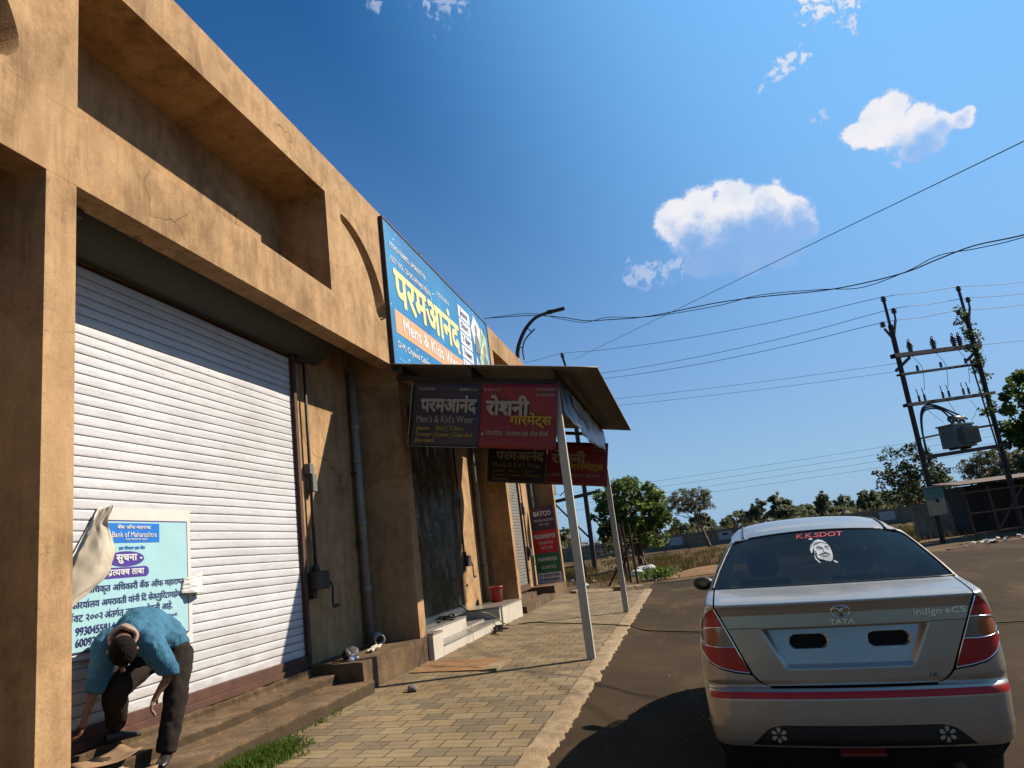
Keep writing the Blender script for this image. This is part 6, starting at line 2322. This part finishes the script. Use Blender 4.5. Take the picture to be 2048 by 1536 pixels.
for P_, ht in ((PA, 8.6), (PB, 9.2)):
    b = MB(); b.bar(P_ - Vector((0, 0, .2)), P_ + Vector((0, 0, ht)), .17, .10); b.bar(P_ + Vector((0, .0, 0)), P_ + Vector((0, 0, ht)), .06, .20)
    b.build('pole', M['pole_steel'], dp)
side = (PB - PA).normalized()
inw = Vector((-side.y, side.x, 0))
ins_prof = [(.02, 0), (.045, .02), (.06, .05), (.035, .07), (.075, .10), (.04, .125), (.085, .15), (.045, .18), (.075, .205), (.04, .23), (.05, .26), (.02, .29)]
ins_small = [(.02, 0), (.055, .03), (.03, .06), (.055, .09), (.03, .12), (.05, .15), (.02, .18)]
big = []
for P_, ht in ((PA, 8.6), (PB, 9.2)):
    top = P_ + Vector((0, 0, ht))
    b = MB()
    b.bar(top - Vector((0, 0, .8)), top + Vector((-.02, 0, 1.0)), .09, .09)
    b.bar(top - Vector((0, 0, .6)), top + side * .38 + Vector((0, 0, .25)), .07, .07)
    b.bar(top - Vector((0, 0, .6)), top - side * .38 + Vector((0, 0, -.15)), .07, .07)
    b.bar(top + side * .38 + Vector((0, 0, .25)), top + side * .40 + Vector((0, 0, .5)), .06, .06)
    b.build('pole_top', M['pole_steel'], dp)
    for off in (Vector((-.02, 0, 1.0)), side * .40 + Vector((0, 0, .5)), -side * .42 + Vector((0, 0, -.1))):
        b = MB(); b.lathe([(r * 2.2, z * 1.3) for r, z in ins_small], top + off, 12); b.build('pin_insulator', M['insulator'], dp)
        big.append(top + off + Vector((0, 0, .2)))


def beam(z0, z1, t0, t1, w=.12, h=.12, name='crossarm'):
    b = MB()
    a_, c_ = dpp(t0, z0), dpp(t1, z1)
    b.bar(a_ + inw * .10, c_ + inw * .10, .05, h); b.bar(a_ - inw * .10, c_ - inw * .10, .05, h)
    b.bar(a_ + Vector((0, 0, h * .45)), c_ + Vector((0, 0, h * .45)), .24, .02)
    return b.build(name, M['pole_steel'], dp)


beam(7.30, 7.75, -.06, 1.07, h=.16)
b = MB(); b.bar(dpp(0, 6.7) - side * .3, dpp(.14, 7.25), .08, .10); b.build('brace', M['pole_steel'], dp)
b = MB(); b.bar(dpp(.86, 7.1), dpp(1.1, 7.75), .08, .10); b.build('brace', M['pole_steel'], dp)
beam(6.53, 6.95, -.04, 1.04, h=.07)
beam(5.30, 5.65, -.05, 1.08, h=.12)
beam(3.22, 3.45, -.0, 1.08, h=.14)
beam(3.95, 4.08, 0, .30, h=.07, name='support_rail'); beam(4.22, 4.32, .68, 1.04, h=.07, name='support_rail'); beam(4.78, 4.86, .86, 1.1, h=.06, name='support_rail')
for t_ in (.17, .47, .74, .82):
    z = 7.38 + .45 * t_
    b = MB(); b.lathe([(r * 1.7, q * 1.55) for r, q in ins_prof], dpp(t_, z), 14)
    b.tube([dpp(t_, z + .42) - side * .1, dpp(t_, z + .58), dpp(t_, z + .42) + side * .1], .018, 6)
    b.build('string_insulator', M['insulator'], dp)
for t_ in (.2, .5, .83):
    b = MB(); b.lathe([(r * 1.25, q * 1.3) for r, q in ins_small], dpp(t_, 6.60 + .42 * t_), 12); b.build('pin_insulator', M['insulator'], dp)
for t_ in (.13, .20, .43, .51, .70, .77):
    b = MB(); z = 5.38 + .35 * t_
    b.lathe([(r * 1.1, q * 1.5) for r, q in ins_small], dpp(t_, z), 12); b.tube([dpp(t_, z + .22), dpp(t_ - .012, z + .52)], .018, 6)
    b.build('fuse_holder', M['insulator'], dp)
tr = MB()
tc_ = dpp(.48, 0); L2 = .58; D2 = .34


def tbox(mb, l0, l1, d0, d1, z0, z1): mb.obox(tc_ + side * (l0 + l1) / 2 + inw * (d0 + d1) / 2 + Vector((0, 0, (z0 + z1) / 2)), side * (l1 - l0) / 2, inw * (d1 - d0) / 2, (0, 0, (z1 - z0) / 2))


TZ = 3.50
tbox(tr, -L2, L2, -D2, D2, TZ, TZ + .86)
tk = tr.build('transformer_tank', M['transformer_grey'], dp, bevel=.015)
tr = MB(); tbox(tr, -L2 - .05, L2 + .05, -D2 - .05, D2 + .05, TZ + .86, TZ + .92); tr.build('tank_lid', M['transformer_grey'], tk)
tr = MB()
for k in range(9): tbox(tr, L2 - .9 + .1 * k, L2 - .88 + .1 * k, -D2 - .26, -D2, TZ + .1, TZ + .75)
for k in range(7): tbox(tr, L2 + .0, L2 + .22, -D2 + .06 + .09 * k, -D2 + .08 + .09 * k, TZ + .1, TZ + .75)
tr.build('radiator', M['transformer_grey'], tk)
tr = MB(); a_ = tc_ + side * -.18 + Vector((0, 0, TZ + 1.16)); tr.tube([a_, a_ + side * .72], .13, 14)
tr.bar(a_ + side * .15 + Vector((0, 0, -.25)), a_ + side * .15, .06); tr.bar(a_ + side * .55 + Vector((0, 0, -.25)), a_ + side * .55, .06)
tr.build('oil_drum', M['transformer_grey'], tk)
for k in (-.35, .05, .4):
    tr = MB(); tr.lathe([(r, q) for r, q in ins_small], tc_ + side * k + inw * -.15 + Vector((0, 0, TZ + .92)), 10); tr.build('bushing', M['insulator'], tk)
for k in (-.4, .25):
    tr = MB(); tbox(tr, k, k + .14, -.2, .2, 3.40 + .02, TZ); tr.build('tank_foot', M['pole_steel'], tk)
cbm = MB()
for q in range(3):
    a0 = dpp(.06 + .01 * q, 3.0)
    pts = [a0, dpp(.07, 4.1 + .05 * q), dpp(.12, 4.9 + .07 * q), dpp(.22, 5.12 + .08 * q), dpp(.36, 5.05 + .06 * q), dpp(.46 + .1 * q, 4.62)]
    cbm.tube(smooth_path(pts), .035, 7)
cbm.build('cable_loop', M['wire_black'], dp)
for t_, zt, zb_ in ((.17, 7.3, 5.9), (.47, 7.45, 5.95), (.76, 7.6, 6.1)):
    jm = MB(); jm.tube(smooth_path([dpp(t_, zt), dpp(t_ + .09, (zt + zb_) / 2 + .2), dpp(t_ + .05, zb_)]), .010, 5)
    jm.tube(smooth_path([dpp(t_, 5.4), dpp(t_ + .05, 5.0), dpp(t_ * .6 + .25, TZ + 1.05)]), .008, 5)
    jm.build('jumper_wire', M['wire_black'], dp)
ld = MB(); ld.bar(dpp(.9, 7.2), dpp(.95, 3.4), .05); ld.bar(dpp(.95, 3.4), dpp(.98, 0), .04); ld.build('earth_pipe', M['pole_steel'], dp)
mbx = thing('meter_box', 'green and cream electric box fixed to the foot of the bare transformer pole', 'electric box', (9.35, 31.4, 1.0))
b = MB(); b.box(9.0, 9.62, 31.25, 31.47, 1.62, 2.05); b.build('upper_door', M['box_green'], mbx, bevel=.01)
b = MB(); b.box(9.02, 9.60, 31.25, 31.47, 1.02, 1.61); b.build('lower_door', M['box_cream'], mbx, bevel=.01)
b = MB(); b.box(8.9, 9.75, 31.18, 31.5, 2.06, 2.10); b.build('box_roof', M['box_cream'], mbx)
b = MB(); b.lathe([(.02, 0), (.07, -.02), (.02, -.03)], (9.35, 31.25, 1.55), 10, axis='y'); b.build('lock', M['text_black'], mbx)
vn = MB(); rn = random.Random(8)
for i in range(46):
    z = rn.uniform(4.2, 8.6) if i < 20 else rn.uniform(6.6, 9.5)
    p = PB + Vector((rn.gauss(0, .13), rn.gauss(0, .13), z))
    if z > 8.4: p += side * rn.uniform(-.5, .15)
    leaf_quads(vn, p, .20, 26, .075, rn)
tag(vn.build('creeper', M['vine_leaf']), 'green creeper climbing one of the twin transformer poles', 'vine')
fn_ = thing('iron_enclosure', 'dark rusty iron enclosure fence round the foot of the transformer poles', 'fence', (12, 31, 0))
FA, FB = Vector((9.9, 29.9, 0)), Vector((17.5, 33.5, 0))
for i in range(9):
    p = FA.lerp(FB, i / 8)
    b = MB(); b.bar(p, p + Vector((-.03, 0, 1.75 + .1 * (i % 2))), .06, .06); b.build('fence_upright', M['rust_iron'], fn_)
for z in (.25, .95, 1.7):
    b = MB(); b.bar(FA + Vector((0, 0, z)), FB + Vector((0, 0, z + .05)), .05, .05); b.build('fence_rail', M['rust_iron'], fn_)
for i in range(3):
    p, q = FA.lerp(FB, i * .3 + .12), FA.lerp(FB, i * .3 + .3)
    b = MB(); b.bar(p + Vector((0, 0, .25)), q + Vector((0, 0, 1.7)), .04, .04)
    b.build('fence_brace', M['rust_iron'], fn_)
shd = thing('shed', 'dark rusty tin shed behind the iron enclosure fence', 'shed', (16, 38, 0))
b = MB(); b.box(12.6, 19.0, 38.0, 41, 0, 2.05); b.build('wall', M['shed_dark'], shd)
b = MB(); b.obox((15.8, 39.4, 2.22), (3.6, 0, .0), (0, 2.0, .12), (0, 0, .03)); b.build('roof', M['rust_iron'], shd)
b = MB(); b.box(13.2, 14.1, 37.96, 37.997, .1, 1.8); b.build('door', M['rust_frame'], shd)
# pale ruined masonry behind the poles
for i, (x, y, w_, h_) in enumerate(((10.6, 36.5, 1.5, 1.5), (8.4, 47.0, 2.6, 1.0), (16.2, 35.2, 1.2, 1.3))):
    o = rough_box('ruined_masonry', x - w_ / 2, x + w_ / 2, y, y + .4, 0, h_, 'wall_panel', .07, None, .3)
    tag(o, ['pale broken masonry block beside the electric box', 'low rubble wall behind the car roof', 'pale masonry stub behind the enclosure posts before the shed'][i], 'masonry')

# ================================================================ far pole structure behind the building end
fpz = thing('electric_pole', 'far electric pole with crossarm and dark transformer behind the building end', 'electric pole', (-5.6, 45.8, 0))
FP = Vector((-5.6, 45.8, 0))
b = MB(); b.bar(FP, FP + Vector((.1, 0, 12.2)), .26, .2); b.build('pole', M['pole_steel'], fpz)
b = MB(); b.bar(FP + Vector((.1, 0, 11.6)), FP + Vector((-.15, 0, 13.2)), .14, .14); b.build('pole_top', M['pole_steel'], fpz)
for dx, z in ((-.17, 13.2), (.28, 11.6), (-.2, 11.4)):
    b = MB(); b.lathe([(r * 2.6, q * 2.0) for r, q in ins_small], FP + Vector((dx, 0, z)), 10); b.build('pin_insulator', M['insulator'], fpz)
b = MB(); b.bar(FP + Vector((-4.6, -.15, 4.05)), FP + Vector((.8, -.15, 4.55)), .16, .20); b.build('crossarm', M['pole_steel'], fpz)
b = MB(); b.bar(FP + Vector((-1.9, -.1, 4.2)), FP + Vector((-.05, -.1, 1.9)), .14, .10); b.build('brace', M['pole_steel'], fpz)
b = MB(); b.box(-8.8, -7.35, 45.3, 46.1, 4.75, 6.6); b.build('transformer_tank', M['transformer_grey'], fpz, bevel=.05)
b = MB(); b.bar(FP + Vector((-4.4, .2, 0)), FP + Vector((-4.3, .2, 11.5)), .24, .2); b.build('pole', M['pole_steel'], fpz)
b = MB(); b.tube(smooth_path([FP + Vector((-.9, -.1, 6.5)), FP + Vector((-.6, -.1, 5.5)), FP + Vector((-1.5, -.1, 4.6))]), .03, 5); b.build('jumper_wire', M['wire_black'], fpz)

# ================================================================ curved street lamp behind the roof
lamp = thing('street_lamp', 'curved dark street lamp rising behind the shop roof', 'street lamp', (-5.15, 27, 0))
b = MB(); b.tube([(-5.15, 27, 0), (-5.13, 27, 4), (-5.11, 27, 8.7)], [.11, .10, .085], 12)
arc = smooth_path([(-5.11, 27, 8.7), (-5.02, 27, 9.15), (-4.74, 27, 9.68), (-4.42, 27, 10.02), (-4.12, 27, 10.19), (-3.72, 27, 10.27)])
b.tube(arc, [.085 - .03 * i / (len(arc) - 1) for i in range(len(arc))], 12)
b.build('post', M['dark_iron'], lamp)
b = MB(); b.tube(smooth_path([(-4.86, 27, 8.6), (-4.87, 27, 9.0), (-4.74, 27, 9.35), (-4.45, 27, 9.62), (-4.30, 27, 9.72)]), .028, 8)
b.bar((-5.05, 27, 9.10), (-4.86, 27, 9.08), .03); b.bar((-4.62, 27, 9.85), (-4.42, 27, 9.60), .035)
b.build('ornament_bar', M['dark_iron'], lamp)
b = MB(); b.obox((-3.38, 27, 10.29), (.32, 0, .02), (0, .11, 0), (0, 0, .045)); b.obox((-3.66, 27, 10.275), (.10, 0, .005), (0, .08, 0), (0, 0, .07))
b.build('lamp_head', M['dark_iron'], lamp, bevel=.02)

# ================================================================ overhead wires
def wire(pts, r, label, group='overhead wires'):
    m = MB(); m.tube(smooth_path(pts, 8), r, 5, cap=False)
    return tag(m.build('overhead_wire', M['wire_black']), label, 'wire', group)


def sag(a, b_, s, n=8):
    a, b_ = Vector(a), Vector(b_)
    return [a.lerp(b_, i / n) - Vector((0, 0, s * 4 * (i / n) * (1 - i / n))) for i in range(n + 1)]


f0, f1, f2 = FP + Vector((-.17, 0, 13.5)), FP + Vector((.28, 0, 11.9)), FP + Vector((-.2, 0, 11.6))
fw_ = [f0, f1, f2]
for k, (fa, na, nb) in enumerate(((f0, big[0], big[3]), (f1, big[1], big[4]), (f2, big[2], big[5]))):
    out = nb + (nb - na) * 2.2
    back = fa + (fa - na) * .55
    lbl = ['topmost conductor strung over the pole tops', 'middle conductor passing just under the topmost one', 'lowest of the three conductors between the pole tops'][k]
    pts = sag(back, fa, .2, 4)[:-1] + sag(fa, na, .35, 6)[:-1] + sag(na, nb, .03, 2)[:-1] + sag(nb, out, .2, 5)
    wire(pts, .012, lbl)
svc = [(-3.78, 16.40, 6.98), (-2.61, 15.93, 6.69), (-1.90, 15.63, 6.43), (-1.35, 15.37, 6.17), (-0.86, 15.14, 6.03), (0.01, 14.71, 5.82), (1.24, 14.05, 5.65), (1.99, 13.59, 5.48), (2.87, 12.98, 5.22), (3.41, 12.57, 5.10), (3.95, 12.10, 5.02), (4.35, 11.76, 5.04), (4.71, 11.40, 5.03), (5.12, 10.90, 4.90), (5.6, 10.3, 4.82), (6.4, 9.3, 4.8), (7.5, 8.0, 4.95), (9, 6, 5.5)]
wire(svc, .010, 'thick wavy service cable running from the blue sign board across the road')
svc2 = [(x, y + .02, z + .06 * sin(i * 1.9) * (0 < i < 17)) for i, (x, y, z) in enumerate(svc)]
wire(svc2, .007, 'thinner cable twisted along the thick wavy service cable')
wire(sag((-5.15, 45.6, 12.91), (6.01, 12.0, 6.72), .0, 6) + [Vector((9.4, 1.8, 4.9))], .009, 'straight wire slanting steeply up across the sky')
wire(sag((-6, 32, 7.72), (9.3, 31.6, 7.02), .1), .007, 'upper of the two faint wires meeting the bare transformer pole')
wire(sag((-6, 32, 7.45), (9.35, 31.6, 6.70), .12), .007, 'lower of the two faint wires meeting the bare transformer pole')
wire(sag((13.2, 34.4, 7.75), (24, 40, 8.5), .1), .010, 'faint wire leaving the creeper covered pole')
for q in range(4):
    z = 10.2 + 1.6 * q
    wire(sag((-60, 205, z + 1), (120, 195, z + 3), 1.2), .03, 'thin distant power line low over the horizon', 'distant power lines')
bpy.context.view_layer.update()
